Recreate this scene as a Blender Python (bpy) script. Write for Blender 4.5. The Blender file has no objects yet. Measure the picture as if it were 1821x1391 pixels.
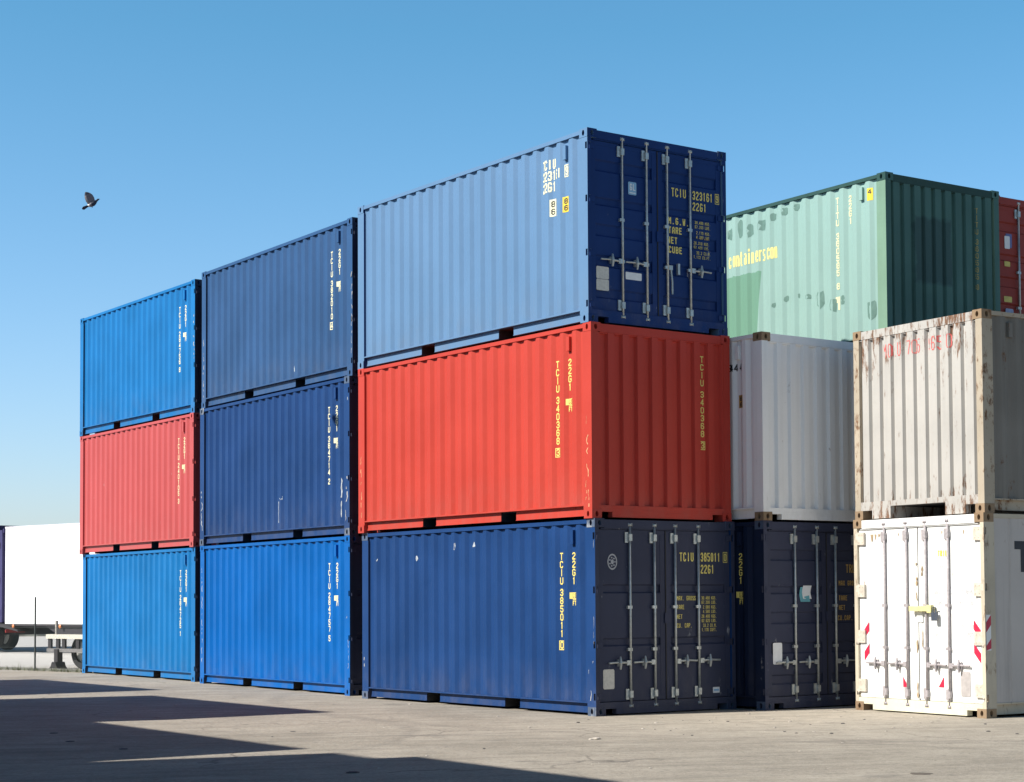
import bpy, bmesh, math, random
from mathutils import Vector, Matrix
random.seed(7)
R = math.radians
C = bpy.context.scene.collection
SC = bpy.context.scene

# ------------------------------------------------------------------ camera
PITCH, ROLL, CAMH = 0.0434973, -0.0063769, 1.5116
cam_d = bpy.data.cameras.new('camera')
cam_d.sensor_fit = 'HORIZONTAL'
cam_d.sensor_width = 36.0
cam_d.lens = 36.0 * 3272.2 / 1821.0
cam_d.shift_x = -94.40 / 1821.0
cam_d.shift_y = 230.37 / 1821.0
cam_d.clip_start, cam_d.clip_end = 0.1, 6000.0
cam = bpy.data.objects.new('camera', cam_d)
C.objects.link(cam)
_cp, _sp, _cr, _sr = math.cos(PITCH), math.sin(PITCH), math.cos(ROLL), math.sin(ROLL)
_fw = Vector((0, _cp, _sp)); _r0 = Vector((1, 0, 0)); _d0 = Vector((0, _sp, -_cp))
_rt = _cr * _r0 - _sr * _d0; _dn = _sr * _r0 + _cr * _d0
cam.matrix_world = Matrix(((_rt.x, -_dn.x, -_fw.x, 0), (_rt.y, -_dn.y, -_fw.y, 0),
                           (_rt.z, -_dn.z, -_fw.z, CAMH), (0, 0, 0, 1)))
SC.camera = cam

# ------------------------------------------------------------------ sky, sun, exposure
SUN_AZ, SUN_EL = R(-111.5), R(40.0)          # azimuth measured from +Y towards +X
SKY_TINT = (0.56, 1.09, 1.25)   # gain high up
SKY_TOP = (0.34, 0.40, 0.46)    # sky above the view, dimmed to deepen the shade
SKY_LOW = (1.06, 1.12, 1.42)    # gain near the horizon
world = bpy.data.worlds.new('World'); SC.world = world
world.use_nodes = True
wn = world.node_tree.nodes; wl = world.node_tree.links
wn.clear()
sky = wn.new('ShaderNodeTexSky'); sky.sky_type = 'NISHITA'; sky.sun_disc = False
sky.sun_elevation = SUN_EL; sky.sun_rotation = SUN_AZ
sky.altitude = 0; sky.air_density = 1.0; sky.dust_density = 0.8; sky.ozone_density = 1.0
bg = wn.new('ShaderNodeBackground'); bg.inputs['Strength'].default_value = 0.092
wo = wn.new('ShaderNodeOutputWorld')
# clear-air tint of the sky, dimmed overhead and behind the camera to deepen the shade
tint = wn.new('ShaderNodeVectorMath'); tint.operation = 'MULTIPLY'
wl.new(sky.outputs[0], tint.inputs[0])
wtc = wn.new('ShaderNodeTexCoord'); wsep = wn.new('ShaderNodeSeparateXYZ'); wl.new(wtc.outputs['Generated'], wsep.inputs[0])
wz = wn.new('ShaderNodeMapRange'); wz.inputs['From Min'].default_value = 0.0; wz.inputs['From Max'].default_value = 0.30
wl.new(wsep.outputs[2], wz.inputs['Value'])
wmx = wn.new('ShaderNodeMix'); wmx.data_type = 'RGBA'; wl.new(wz.outputs[0], wmx.inputs[0])
wmx.inputs[6].default_value = (*SKY_LOW, 1); wmx.inputs[7].default_value = (*SKY_TINT, 1); 
wz2 = wn.new('ShaderNodeMapRange'); wz2.inputs['From Min'].default_value = 0.34; wz2.inputs['From Max'].default_value = 0.62
wl.new(wsep.outputs[2], wz2.inputs['Value'])
wmx2 = wn.new('ShaderNodeMix'); wmx2.data_type = 'RGBA'; wl.new(wz2.outputs[0], wmx2.inputs[0])
wl.new(wmx.outputs[2], wmx2.inputs[6]); wmx2.inputs[7].default_value = (*SKY_TOP, 1); wl.new(wmx2.outputs[2], tint.inputs[1])
wmr = wn.new('ShaderNodeMapRange'); wmr.inputs['From Min'].default_value = -0.6; wmr.inputs['From Max'].default_value = 0.6
wmr.inputs['To Min'].default_value = 0.80; wmr.inputs['To Max'].default_value = 1.0
wl.new(wsep.outputs[1], wmr.inputs['Value'])
wsc = wn.new('ShaderNodeVectorMath'); wsc.operation = 'SCALE'; wl.new(tint.outputs[0], wsc.inputs[0]); wl.new(wmr.outputs[0], wsc.inputs['Scale'])
wl.new(wsc.outputs[0], bg.inputs[0]); wl.new(bg.outputs[0], wo.inputs[0])
sun_d = bpy.data.lights.new('sun', 'SUN'); sun_d.energy = 5.0; sun_d.angle = R(0.5)
sun_d.color = (1.0, 0.95, 0.87)
sun = bpy.data.objects.new('sun', sun_d); C.objects.link(sun)
_sd = Vector((math.sin(SUN_AZ) * math.cos(SUN_EL), math.cos(SUN_AZ) * math.cos(SUN_EL), math.sin(SUN_EL)))
sun.rotation_euler = (-_sd).to_track_quat('-Z', 'Y').to_euler()
sun.location = _sd * 60
vs = SC.view_settings
vs.view_transform = 'Standard'; vs.look = 'None'; vs.exposure = 0.55; vs.gamma = 1.0
vs.use_curve_mapping = False

# ------------------------------------------------------------------ materials
MATS = {}
def _base(name):
    m = bpy.data.materials.new(name); m.use_nodes = True
    nt = m.node_tree; nt.nodes.clear()
    out = nt.nodes.new('ShaderNodeOutputMaterial')
    p = nt.nodes.new('ShaderNodeBsdfPrincipled')
    nt.links.new(p.outputs[0], out.inputs[0])
    return m, nt, p
def _coord(nt, kind='Object', rnd=True):
    tc = nt.nodes.new('ShaderNodeTexCoord')
    if not rnd: return tc.outputs[kind]
    oi = nt.nodes.new('ShaderNodeObjectInfo')
    mul = nt.nodes.new('ShaderNodeMath'); mul.operation = 'MULTIPLY'; mul.inputs[1].default_value = 37.0
    nt.links.new(oi.outputs['Random'], mul.inputs[0])
    ad = nt.nodes.new('ShaderNodeVectorMath'); ad.operation = 'ADD'
    nt.links.new(tc.outputs[kind], ad.inputs[0]); nt.links.new(mul.outputs[0], ad.inputs[1])
    return ad.outputs[0]
def _noise(nt, vec, scale, detail=4.0, rough=0.55, stretch=None):
    if stretch:
        mp = nt.nodes.new('ShaderNodeMapping'); mp.inputs['Scale'].default_value = stretch
        nt.links.new(vec, mp.inputs['Vector']); vec = mp.outputs[0]
    n = nt.nodes.new('ShaderNodeTexNoise'); n.inputs['Scale'].default_value = scale
    n.inputs['Detail'].default_value = detail; n.inputs['Roughness'].default_value = rough
    nt.links.new(vec, n.inputs['Vector'])
    return n.outputs['Fac']
def _ramp(nt, fac, lo, hi, a=0.0, b=1.0):
    r = nt.nodes.new('ShaderNodeMapRange'); r.inputs['From Min'].default_value = lo
    r.inputs['From Max'].default_value = hi; r.inputs['To Min'].default_value = a; r.inputs['To Max'].default_value = b
    nt.links.new(fac, r.inputs['Value']); return r.outputs[0]
def _mix(nt, fac, a, b):
    m = nt.nodes.new('ShaderNodeMix'); m.data_type = 'RGBA'
    if hasattr(fac, 'links'): nt.links.new(fac, m.inputs[0])
    else: m.inputs[0].default_value = fac
    for s, v in ((6, a), (7, b)):
        if hasattr(v, 'links'): nt.links.new(v, m.inputs[s])
        else: m.inputs[s].default_value = (*v, 1)
    return m.outputs[2]
def _math(nt, op, a, b=None):
    m = nt.nodes.new('ShaderNodeMath'); m.operation = op
    for i, v in enumerate((a, b)):
        if v is None: continue
        if hasattr(v, 'links'): nt.links.new(v, m.inputs[i])
        else: m.inputs[i].default_value = v
    return m.outputs[0]
def _sep(nt, vec):
    s = nt.nodes.new('ShaderNodeSeparateXYZ'); nt.links.new(vec, s.inputs[0]); return s.outputs
def paint(name, col, var=0.12, scuff=0.0, rust=0.0, rough=0.42, dirt=0.12, rust_top=0.0, rust_col=(0.095, 0.042, 0.018), spec=0.12, mask=None, dust=0.22, rscale=5.0, rstretch=0.55):
    """weathered container paint: fading, vertical rain streaks, scuffs to primer, rust spots"""
    if name in MATS: return MATS[name]
    m, nt, p = _base(name)
    v = _coord(nt)
    big = _noise(nt, v, 0.9, 3)
    streak = _noise(nt, v, 3.0, 5, 0.6, (2.2, 2.2, 0.12))
    fine = _noise(nt, v, 26.0, 4)
    c = _mix(nt, _ramp(nt, big, 0.3, 0.7), [x * (1 - var) for x in col], [min(1, x * (1 + var) + 0.002) for x in col])
    dk = [x * 0.62 + 0.003 for x in col]
    c = _mix(nt, _math(nt, 'MULTIPLY', _ramp(nt, streak, 0.5, 0.78), dirt * 2.0), c, dk)
    c = _mix(nt, _math(nt, 'MULTIPLY', _ramp(nt, fine, 0.45, 0.75), 0.10), c, [min(1, x * 1.25 + 0.004) for x in col])
    if mask: c = mask(nt, c)
    tcz = nt.nodes.new('ShaderNodeTexCoord'); zz = _sep(nt, tcz.outputs['Object'])[2]
    cl = nt.nodes.new('ShaderNodeClamp'); nt.links.new(_math(nt, 'MULTIPLY', _ramp(nt, zz, 0.75, 0.05), _ramp(nt, _noise(nt, v, 4.0, 6, 0.7, (1.0, 1.0, 0.5)), 0.40, 0.75)), cl.inputs[0])
    c = _mix(nt, _math(nt, 'MULTIPLY', cl.outputs[0], dust), c, (0.20, 0.175, 0.15))
    if scuff > 0:
        s1 = _noise(nt, v, 7.0, 6, 0.7, (1.0, 1.0, 0.3)); s2 = _noise(nt, v, 1.6, 2)
        f = _math(nt, 'MULTIPLY', _ramp(nt, s1, 0.66 - 0.05 * scuff, 0.72 - 0.05 * scuff), _ramp(nt, s2, 0.46, 0.6))
        c = _mix(nt, _math(nt, 'MULTIPLY', f, 0.75), c, (0.46, 0.47, 0.47))
    rg = _ramp(nt, fine, 0.3, 0.7, rough - 0.06, rough + 0.1)
    if rust > 0:
        r1 = _noise(nt, v, rscale, 9, 0.72, (1.0, 1.0, rstretch)); r2 = _noise(nt, v, 1.1, 3)
        rm = _math(nt, 'ADD', _math(nt, 'MULTIPLY', r1, 0.75), _math(nt, 'MULTIPLY', r2, 0.25))
        if rust_top:
            tc = nt.nodes.new('ShaderNodeTexCoord'); z = _sep(nt, tc.outputs['Object'])[2]
            up = _ramp(nt, z, 1.3, 2.5, 0.0, rust_top); lo = _ramp(nt, z, 0.55, 0.1, 0.0, rust_top * 1.1)
            rm = _math(nt, 'ADD', rm, _math(nt, 'MAXIMUM', up, lo))
        f = _ramp(nt, rm, 0.66 - 0.12 * rust, 0.72 - 0.10 * rust)
        rc = _mix(nt, _ramp(nt, fine, 0.35, 0.65), rust_col, [x * 2.0 for x in rust_col])
        c = _mix(nt, _math(nt, 'MULTIPLY', f, 0.9), c, rc)
        rg = _math(nt, 'MAXIMUM', rg, _math(nt, 'MULTIPLY', f, 0.9))
    nt.links.new(c, p.inputs['Base Color']); nt.links.new(rg, p.inputs['Roughness'])
    p.inputs['Specular IOR Level'].default_value = spec
    bp = nt.nodes.new('ShaderNodeBump'); bp.inputs['Strength'].default_value = 0.30; bp.inputs['Distance'].default_value = 0.01
    nt.links.new(_noise(nt, v, 2.6, 2), bp.inputs['Height']); nt.links.new(bp.outputs[0], p.inputs['Normal'])
    MATS[name] = m
    return m
def plain(name, col, rough=0.5, metal=0.0, var=0.15, scale=12.0):
    if name in MATS: return MATS[name]
    m, nt, p = _base(name)
    n = _noise(nt, _coord(nt), scale, 4)
    c = _mix(nt, _ramp(nt, n, 0.3, 0.7), [x * (1 - var) for x in col], [min(1, x * (1 + var)) for x in col])
    nt.links.new(c, p.inputs['Base Color']); p.inputs['Roughness'].default_value = rough
    p.inputs['Metallic'].default_value = metal
    MATS[name] = m
    return m

# ------------------------------------------------------------------ mesh helpers
class MB:
    def __init__(s): s.v = []; s.f = []; s.m = []
    def add(s, vs_, fs_, mi=0):
        o = len(s.v); s.v += [tuple(q) for q in vs_]
        for f in fs_: s.f.append(tuple(o + i for i in f)); s.m.append(mi)
        return s
    def box(s, x0, x1, y0, y1, z0, z1, mi=0):
        return s.add([(x0, y0, z0), (x1, y0, z0), (x1, y1, z0), (x0, y1, z0), (x0, y0, z1), (x1, y0, z1), (x1, y1, z1), (x0, y1, z1)],
                     [(0, 3, 2, 1), (4, 5, 6, 7), (0, 1, 5, 4), (1, 2, 6, 5), (2, 3, 7, 6), (3, 0, 4, 7)], mi)
    def tube(s, pts, rad, n=10, mi=0, caps=True):
        rings = []
        for i, p in enumerate(pts):
            p = Vector(p); a = Vector(pts[max(0, i - 1)]); b = Vector(pts[min(len(pts) - 1, i + 1)])
            t = (b - a).normalized(); u = t.cross(Vector((0, 0, 1)) if abs(t.z) < .9 else Vector((1, 0, 0))).normalized(); w = t.cross(u)
            r = rad[i] if isinstance(rad, (list, tuple)) else rad
            rings.append([p + (u * math.cos(2 * math.pi * k / n) + w * math.sin(2 * math.pi * k / n)) * r for k in range(n)])
        vs_ = [q for r in rings for q in r]; fs = []
        for i in range(len(rings) - 1):
            for k in range(n): fs.append((i * n + k, i * n + (k + 1) % n, (i + 1) * n + (k + 1) % n, (i + 1) * n + k))
        if caps: fs.append(tuple(range(n))[::-1]); fs.append(tuple((len(rings) - 1) * n + k for k in range(n)))
        return s.add(vs_, fs, mi)
    def prism(s, poly, axis, a0, a1, mi=0):
        """closed polygon in the plane perpendicular to axis ('x','y','z'), extruded from a0 to a1"""
        def P(a, q): return {'x': (a, q[0], q[1]), 'y': (q[0], a, q[1]), 'z': (q[0], q[1], a)}[axis]
        n = len(poly); vs_ = [P(a0, q) for q in poly] + [P(a1, q) for q in poly]
        fs = [tuple(range(n))[::-1], tuple(range(n, 2 * n))] + [(i, (i + 1) % n, n + (i + 1) % n, n + i) for i in range(n)]
        return s.add(vs_, fs, mi)
    def mesh(s, name, smooth=False):
        me = bpy.data.meshes.new(name); me.from_pydata(s.v, [], s.f)
        for i, p in enumerate(me.polygons): p.material_index = s.m[i]; p.use_smooth = smooth
        bm = bmesh.new(); bm.from_mesh(me); bmesh.ops.recalc_face_normals(bm, faces=bm.faces); bm.to_mesh(me); bm.free()
        return me
CACHE = {}
def cached(key, fn, smooth=False, nm=None):
    if key not in CACHE:
        CACHE[key] = me = fn().mesh(nm or key[0], smooth)
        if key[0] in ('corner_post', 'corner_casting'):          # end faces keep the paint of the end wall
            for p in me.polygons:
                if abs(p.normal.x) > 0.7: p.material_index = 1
    return CACHE[key]
def obj(name, me, mats, parent=None, label=None):
    o = bpy.data.objects.new(name, me); C.objects.link(o)
    if not isinstance(mats, (list, tuple)): mats = [mats]
    while len(me.materials) < len(mats): me.materials.append(None)
    for i, m in enumerate(mats):
        o.material_slots[i].link = 'OBJECT'; o.material_slots[i].material = m
    if parent is not None: o.parent = parent
    if label: o['label'] = label
    return o
def thing(name, label, cat, loc=(0, 0, 0), rz=0.0, group=None):
    o = bpy.data.objects.new(name, None); C.objects.link(o)
    o.location = loc; o.rotation_euler = (0, 0, rz); o.empty_display_size = 0.3
    o['label'] = label; o['category'] = cat
    if group: o['group'] = group
    return o
def tag(o, label, cat, group=None):
    o['label'] = label; o['category'] = cat
    if group: o['group'] = group
    return o
def structure(o): o['kind'] = 'structure'; return o

# ------------------------------------------------------------------ stencil lettering
GL = {
 '0': [[(1,0),(3,0),(4,1),(4,5),(3,6),(1,6),(0,5),(0,1),(1,0)]], '1': [[(1,5),(2,6),(2,0)]],
 '2': [[(0,5),(1,6),(3,6),(4,5),(4,4),(0,1),(0,0),(4,0)]], '3': [[(0,5),(1,6),(3,6),(4,5),(4,4),(3,3),(1.4,3)],[(3,3),(4,2),(4,1),(3,0),(1,0),(0,1)]],
 '4': [[(3,0),(3,6),(0,2),(0,1.6),(4,1.6)]], '5': [[(4,6),(0,6),(0,3.4),(3,3.4),(4,2.6),(4,1),(3,0),(1,0),(0,1)]],
 '6': [[(4,5),(3,6),(1,6),(0,5),(0,1),(1,0),(3,0),(4,1),(4,2.4),(3,3.3),(0,3.3)]], '7': [[(0,6),(4,6),(4,5),(1.6,0)]],
 '8': [[(1,3.1),(0,4),(0,5),(1,6),(3,6),(4,5),(4,4),(3,3.1),(1,3.1),(0,2.2),(0,1),(1,0),(3,0),(4,1),(4,2.2),(3,3.1)]],
 '9': [[(0,1),(1,0),(3,0),(4,1),(4,5),(3,6),(1,6),(0,5),(0,3.6),(1,2.7),(4,2.7)]],
 'A': [[(0,0),(0,4.4),(1.4,6),(2.6,6),(4,4.4),(4,0)],[(0,2.3),(4,2.3)]], 'B': [[(0,0),(0,6),(3,6),(4,5),(4,4),(3,3.1),(0,3.1)],[(3,3.1),(4,2.2),(4,1),(3,0),(0,0)]],
 'C': [[(4,5),(3,6),(1,6),(0,5),(0,1),(1,0),(3,0),(4,1)]], 'E': [[(4,6),(0,6),(0,0),(4,0)],[(0,3.1),(3.2,3.1)]], 'F': [[(4,6),(0,6),(0,0)],[(0,3.1),(3.2,3.1)]],
 'G': [[(4,5),(3,6),(1,6),(0,5),(0,1),(1,0),(3,0),(4,1),(4,2.8),(2.2,2.8)]], 'I': [[(2,0),(2,6)]], 'K': [[(0,0),(0,6)],[(4,6),(0,2.6)],[(1.3,3.7),(4,0)]],
 'L': [[(0,6),(0,0),(4,0)]], 'M': [[(0,0),(0,6),(2,3),(4,6),(4,0)]], 'N': [[(0,0),(0,6),(4,0),(4,6)]], 'O': [[(1,0),(3,0),(4,1),(4,5),(3,6),(1,6),(0,5),(0,1),(1,0)]],
 'P': [[(0,0),(0,6),(3,6),(4,5),(4,3.8),(3,2.9),(0,2.9)]], 'R': [[(0,0),(0,6),(3,6),(4,5),(4,3.8),(3,2.9),(0,2.9)],[(2,2.9),(4,0)]],
 'S': [[(4,5),(3,6),(1,6),(0,5),(0,4),(1,3.1),(3,3.1),(4,2.2),(4,1),(3,0),(1,0),(0,1)]], 'T': [[(0,6),(4,6)],[(2,6),(2,0)]],
 'U': [[(0,6),(0,1),(1,0),(3,0),(4,1),(4,6)]], 'W': [[(0,6),(0.8,0),(2,3.6),(3.2,0),(4,6)]], 'X': [[(0,0),(4,6)],[(0,6),(4,0)]], 'Z': [[(0,6),(4,6),(0,0),(4,0)]],
 '.': [[(1.6,0),(2.2,0)]], ' ': [],
 'c': [[(4,3.4),(3,4.2),(1,4.2),(0,3.2),(0,1),(1,0),(3,0),(4,0.8)]], 'o': [[(1,0),(3,0),(4,1),(4,3.2),(3,4.2),(1,4.2),(0,3.2),(0,1),(1,0)]],
 'n': [[(0,0),(0,4.2)],[(0,3.2),(1,4.2),(3,4.2),(4,3.2),(4,0)]], 't': [[(1.6,5.6),(1.6,1),(2.4,0),(3.6,0)],[(0.2,4.2),(3.4,4.2)]],
 'a': [[(0.4,4.2),(3,4.2),(4,3.4),(4,0),(1,0),(0,0.8),(0,1.6),(1,2.4),(4,2.4)]], 'i': [[(2,0),(2,4.2)],[(2,5.4),(2,6)]],
 'e': [[(4,0.4),(3,0),(1,0),(0,1),(0,3.2),(1,4.2),(3,4.2),(4,3.2),(4,2.1),(0,2.1)]], 'r': [[(0.6,0),(0.6,4.2)],[(0.6,3.2),(1.8,4.2),(3.4,4.2)]],
 's': [[(3.8,4.2),(0.8,4.2),(0,3.4),(0.8,2.3),(3.2,2),(4,1),(3.2,0),(0.2,0)]],
 'm': [[(0,0),(0,4.2)],[(0,3.4),(0.7,4.2),(1.4,4.2),(2,3.4),(2,0)],[(2,3.4),(2.7,4.2),(3.4,4.2),(4,3.4),(4,0)]],
}
def glyph(mb, ch, s0, t0, w, h, sw, mapf, cell=0.03, mi=0):
    """one character; (s0,t0) lower left, strokes of width sw, laid on a surface by mapf(s,t,off)"""
    k = 0
    ww, hh = w - sw, h - sw
    for line in GL.get(ch, []):
        pts = [Vector((s0 + sw / 2 + p[0] / 4 * ww, t0 + sw / 2 + p[1] / 6 * hh)) for p in line]
        for a, b in zip(pts, pts[1:]):
            d = (b - a)
            if d.length < 1e-6: continue
            t = d.normalized(); nrm = Vector((-t.y, t.x)) * sw / 2
            a2, b2 = a - t * sw * 0.42, b + t * sw * 0.42
            n = max(1, int(math.ceil((b2 - a2).length / cell)))
            vs_ = []
            off = 0.0004 * (k % 4); k += 1
            for i in range(n + 1):
                q = a2.lerp(b2, i / n)
                vs_ += [mapf(q.x + nrm.x, q.y + nrm.y, off), mapf(q.x - nrm.x, q.y - nrm.y, off)]
            mb.add(vs_, [(2 * i, 2 * i + 1, 2 * i + 3, 2 * i + 2) for i in range(n)], mi)
def rect(mb, s0, s1, t0, t1, mapf, off=0.0, cell=0.03, mi=0):
    n = max(1, int(math.ceil((s1 - s0) / cell)))
    vs_ = []
    for i in range(n + 1):
        s_ = s0 + (s1 - s0) * i / n; vs_ += [mapf(s_, t0, off), mapf(s_, t1, off)]
    mb.add(vs_, [(2 * i, 2 * i + 1, 2 * i + 3, 2 * i + 2) for i in range(n)], mi)
def line_text(mb, txt, s0, t0, h, w, sw, mapf, pitch=None, cell=0.03, right=False):
    pitch = pitch or w * 1.32
    if right: s0 = s0 - pitch * len(txt) + (pitch - w)
    for i, ch in enumerate(txt): glyph(mb, ch, s0 + i * pitch, t0, w, h, sw, mapf, cell)
def column_text(mb, txt, sc, ttop, mapf, h=0.098, w=0.07, pitch=0.11, gap=0.045, sw=0.017, boxed_last=False, cell=0.03):
    t = ttop
    for i, ch in enumerate(txt):
        if ch == ' ': t -= gap; continue
        if boxed_last and i == len(txt) - 1:
            x0, x1, a, b = sc - w / 2 - .018, sc + w / 2 + .018, t - h - .018, t + .012; e = .012
            for q in ((x0, x1, a, a + e), (x0, x1, b - e, b), (x0, x0 + e, a + e, b - e), (x1 - e, x1, a + e, b - e)): rect(mb, *q, mapf)
        glyph(mb, ch, sc - w / 2, t - h, w, h, sw, mapf, cell)
        t -= pitch

# ------------------------------------------------------------------ shipping container
L, W, H = 6.058, 2.438, 2.591
HL, HW = L / 2, W / 2
CX, CY, CZ = 0.178, 0.162, 0.118              # corner casting
POST = 0.19
OUT, DEEP = 0.014, 0.047                      # outer flats / recess floor behind the container side plane
def side_depth(u):
    """depth of the corrugated side at distance u from the visible end"""
    ph = (u - 0.523 + 0.139) % 0.278 - 0.139
    a = abs(ph)
    if a <= 0.035: return DEEP
    if a >= 0.103: return OUT
    return DEEP + (OUT - DEEP) * (a - 0.035) / 0.068
def side_breaks():
    us = [POST, L - POST]
    for k in range(-2, 22):
        c = 0.523 + 0.278 * k
        for d in (-0.103, -0.035, 0.035, 0.103):
            if POST < c + d < L - POST: us.append(c + d)
    return sorted(us)
END_P, END_O, END_D = 0.2185, 0.010, 0.055
def end_depth(v, pitch=END_P, fl=0.052, sl=0.020):
    ph = abs(((v - HW) + pitch / 2) % pitch - pitch / 2)
    lo, hi = fl / 2 + 0.0, fl / 2 + sl
    if ph <= lo: return END_D
    if ph >= hi: return END_O
    return END_D + (END_O - END_D) * (ph - lo) / (hi - lo)

def strip(pts, z0, z1, thick, axis):
    """vertical corrugated sheet: pts = list of (along, depth_coord); thick shifts the back face"""
    mb = MB(); n = len(pts); vs_ = []
    for a, d in pts:
        for z in (z0, z1): vs_.append((a, d, z) if axis == 'x' else (d, a, z))
    for a, d in pts:
        for z in (z0, z1): vs_.append((a, d + thick, z) if axis == 'x' else (d + thick, a, z))
    fs = []
    for i in range(n - 1):
        fs.append((2 * i, 2 * i + 2, 2 * i + 3, 2 * i + 1)); o = 2 * n
        fs.append((o + 2 * i, o + 2 * i + 1, o + 2 * i + 3, o + 2 * i + 2))
        fs.append((2 * i + 1, 2 * i + 3, o + 2 * i + 3, o + 2 * i + 1)); fs.append((2 * i, o + 2 * i, o + 2 * i + 2, 2 * i + 2))
    fs.append((0, 1, 2 * n + 1, 2 * n)); i = n - 1; fs.append((2 * i, 2 * n + 2 * i, 2 * n + 2 * i + 1, 2 * i + 1))
    mb.add(vs_, fs); return mb
def m_side(sgn):
    pts = [(HL - u, sgn * (HW - side_depth(u))) for u in side_breaks()]
    return strip(pts, 0.186, 2.524, -sgn * 0.004, 'x')
def m_side_flat(sgn):
    us = [POST + 0.001]; x = POST + 0.25
    pts = [(HL - POST, sgn * (HW - OUT))]
    while x < L - POST - 0.1:
        for d, e in ((0, OUT), (0.012, OUT + 0.008), (0.03, OUT + 0.008), (0.042, OUT)): pts.append((HL - x - d, sgn * (HW - e)))
        x += 0.42
    pts.append((-HL + POST, sgn * (HW - OUT)))
    return strip(pts, 0.186, 2.524, -sgn * 0.004, 'x')
def m_end(sx, z0=0.176):
    vs_ = [0.115, W - 0.115]
    for k in range(-6, 7):
        c = HW + k * END_P
        for d in (-0.046, -0.026, 0.026, 0.046):
            if 0.115 < c + d < W - 0.115: vs_.append(c + d)
    pts = [(v - HW, sx * (HL - end_depth(v))) for v in sorted(vs_)]
    return strip(pts, z0, 2.464, -sx * 0.004, 'y')
def m_end_wide(sx):
    """blank end wall with broad flats and narrow dark steps"""
    vs_ = [0.115, W - 0.115]
    for k in range(-5, 6):
        c = HW + k * 0.25
        for d in (-0.074, -0.050, 0.050, 0.074):
            if 0.115 < c + d < W - 0.115: vs_.append(c + d)
    pts = [(v - HW, sx * (HL - end_depth(v, 0.25, 0.100, 0.024))) for v in sorted(vs_)]
    return strip(pts, 0.176, 2.464, -sx * 0.004, 'y')
def m_roof():
    mb = MB(); pts = []
    x = -HL + 0.14; k = 0
    prof = ((0, 2.566), (0.06, 2.566), (0.085, 2.586), (0.165, 2.586), (0.19, 2.566))
    while x + 0.209 < HL - 0.14:
        for d, z in prof: pts.append((x + d, z))
        x += 0.209
    pts.append((HL - 0.14, 2.566))
    y = HW - 0.062; n = len(pts)
    vs_ = [(a, -y, z) for a, z in pts] + [(a, y, z) for a, z in pts]
    mb.add(vs_, [(i, i + 1, n + i + 1, n + i) for i in range(n - 1)]); return mb
def m_casting(sx, sy, top):
    mb = MB()
    z0, z1 = (H - CZ, H) if top else (0.0, CZ)
    X1 = sx * HL; X0 = sx * (HL - CX); Y1 = sy * HW; Y0 = sy * (HW - CY)
    def holed(cu, cv, hu, hv, ru, rv, P):
        n = 16; outer = []; inner = []
        for k in range(n):
            a = 2 * math.pi * (k + .5) / n; ca, sa = math.cos(a), math.sin(a)
            q = min(hu / abs(ca) if abs(ca) > 1e-6 else 9, hv / abs(sa) if abs(sa) > 1e-6 else 9)
            outer.append((cu + ca * q, cv + sa * q)); inner.append((cu + ca * ru, cv + sa * rv))
        vs_ = [P(a, b, 0) for a, b in outer] + [P(a, b, 0) for a, b in inner] + [P(a, b, 0.09) for a, b in inner]
        fs = [(k, (k + 1) % n, n + (k + 1) % n, n + k) for k in range(n)] + [(n + k, n + (k + 1) % n, 2 * n + (k + 1) % n, 2 * n + k) for k in range(n)] + [tuple(2 * n + k for k in range(n))]
        mb.add(vs_, fs)
        cs = [P(cu + a * hu, cv + b * hv, 0) for a, b in ((-1, -1), (1, -1), (1, 1), (-1, 1))]
        # corner fill triangles
        for ci, (a, b) in enumerate(((-1, -1), (1, -1), (1, 1), (-1, 1))):
            near = sorted(range(n), key=lambda k: (outer[k][0] - cu - a * hu) ** 2 + (outer[k][1] - cv - b * hv) ** 2)[:2]
            mb.add([cs[ci], P(*outer[near[0]], 0), P(*outer[near[1]], 0)], [(0, 1, 2)])
    zc = (z0 + z1) / 2
    holed((X0 + X1) / 2, zc, CX / 2, CZ / 2, 0.026, 0.040, lambda a, b, d: (a, Y1 - sy * d, b))
    holed((Y0 + Y1) / 2, zc, CY / 2, CZ / 2, 0.026, 0.038, lambda a, b, d: (X1 - sx * d, a, b))
    mb.add([(X0, Y0, z0), (X1, Y0, z0), (X1, Y1, z0), (X0, Y1, z0), (X0, Y0, z1), (X1, Y0, z1), (X1, Y1, z1), (X0, Y1, z1)],
           [(0, 3, 2, 1), (4, 5, 6, 7), (0, 1, 5, 4), (3, 0, 4, 7)])
    return mb
HZ = (0.25, 0.93, 1.65, 2.36)                 # hinge heights
def m_post(sx, sy, door):
    mb = MB(); e = 0.004
    def b(xa, xb, ya, yb, za, zb):
        x0, x1 = sorted((sx * (HL - xa), sx * (HL - xb))); y0, y1 = sorted((sy * (HW - ya), sy * (HW - yb)))
        mb.box(x0, x1, y0, y1, za, zb)
    if not door: b(e, POST, e, 0.115, CZ, H - CZ); return mb
    b(0.052, POST, e, 0.115, CZ, H - CZ)
    zs = [CZ] + [q for z in HZ for q in (z - 0.045, z + 0.045)] + [H - CZ]
    for i in range(0, len(zs), 2):
        if zs[i + 1] - zs[i] > 0.01: b(e, 0.052, e, 0.068, zs[i], zs[i + 1])
    for z in HZ: b(e, 0.013, e, 0.030, z - 0.0449, z + 0.0449)
    return mb
def m_toprail(sy):
    y0, y1 = sorted((sy * (HW - 0.004), sy * (HW - 0.064)))
    return MB().box(-HL + CX, HL - CX, y0, y1, 2.525, 2.578)
PK = (-1.03, 1.03); PW = 0.185
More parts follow.
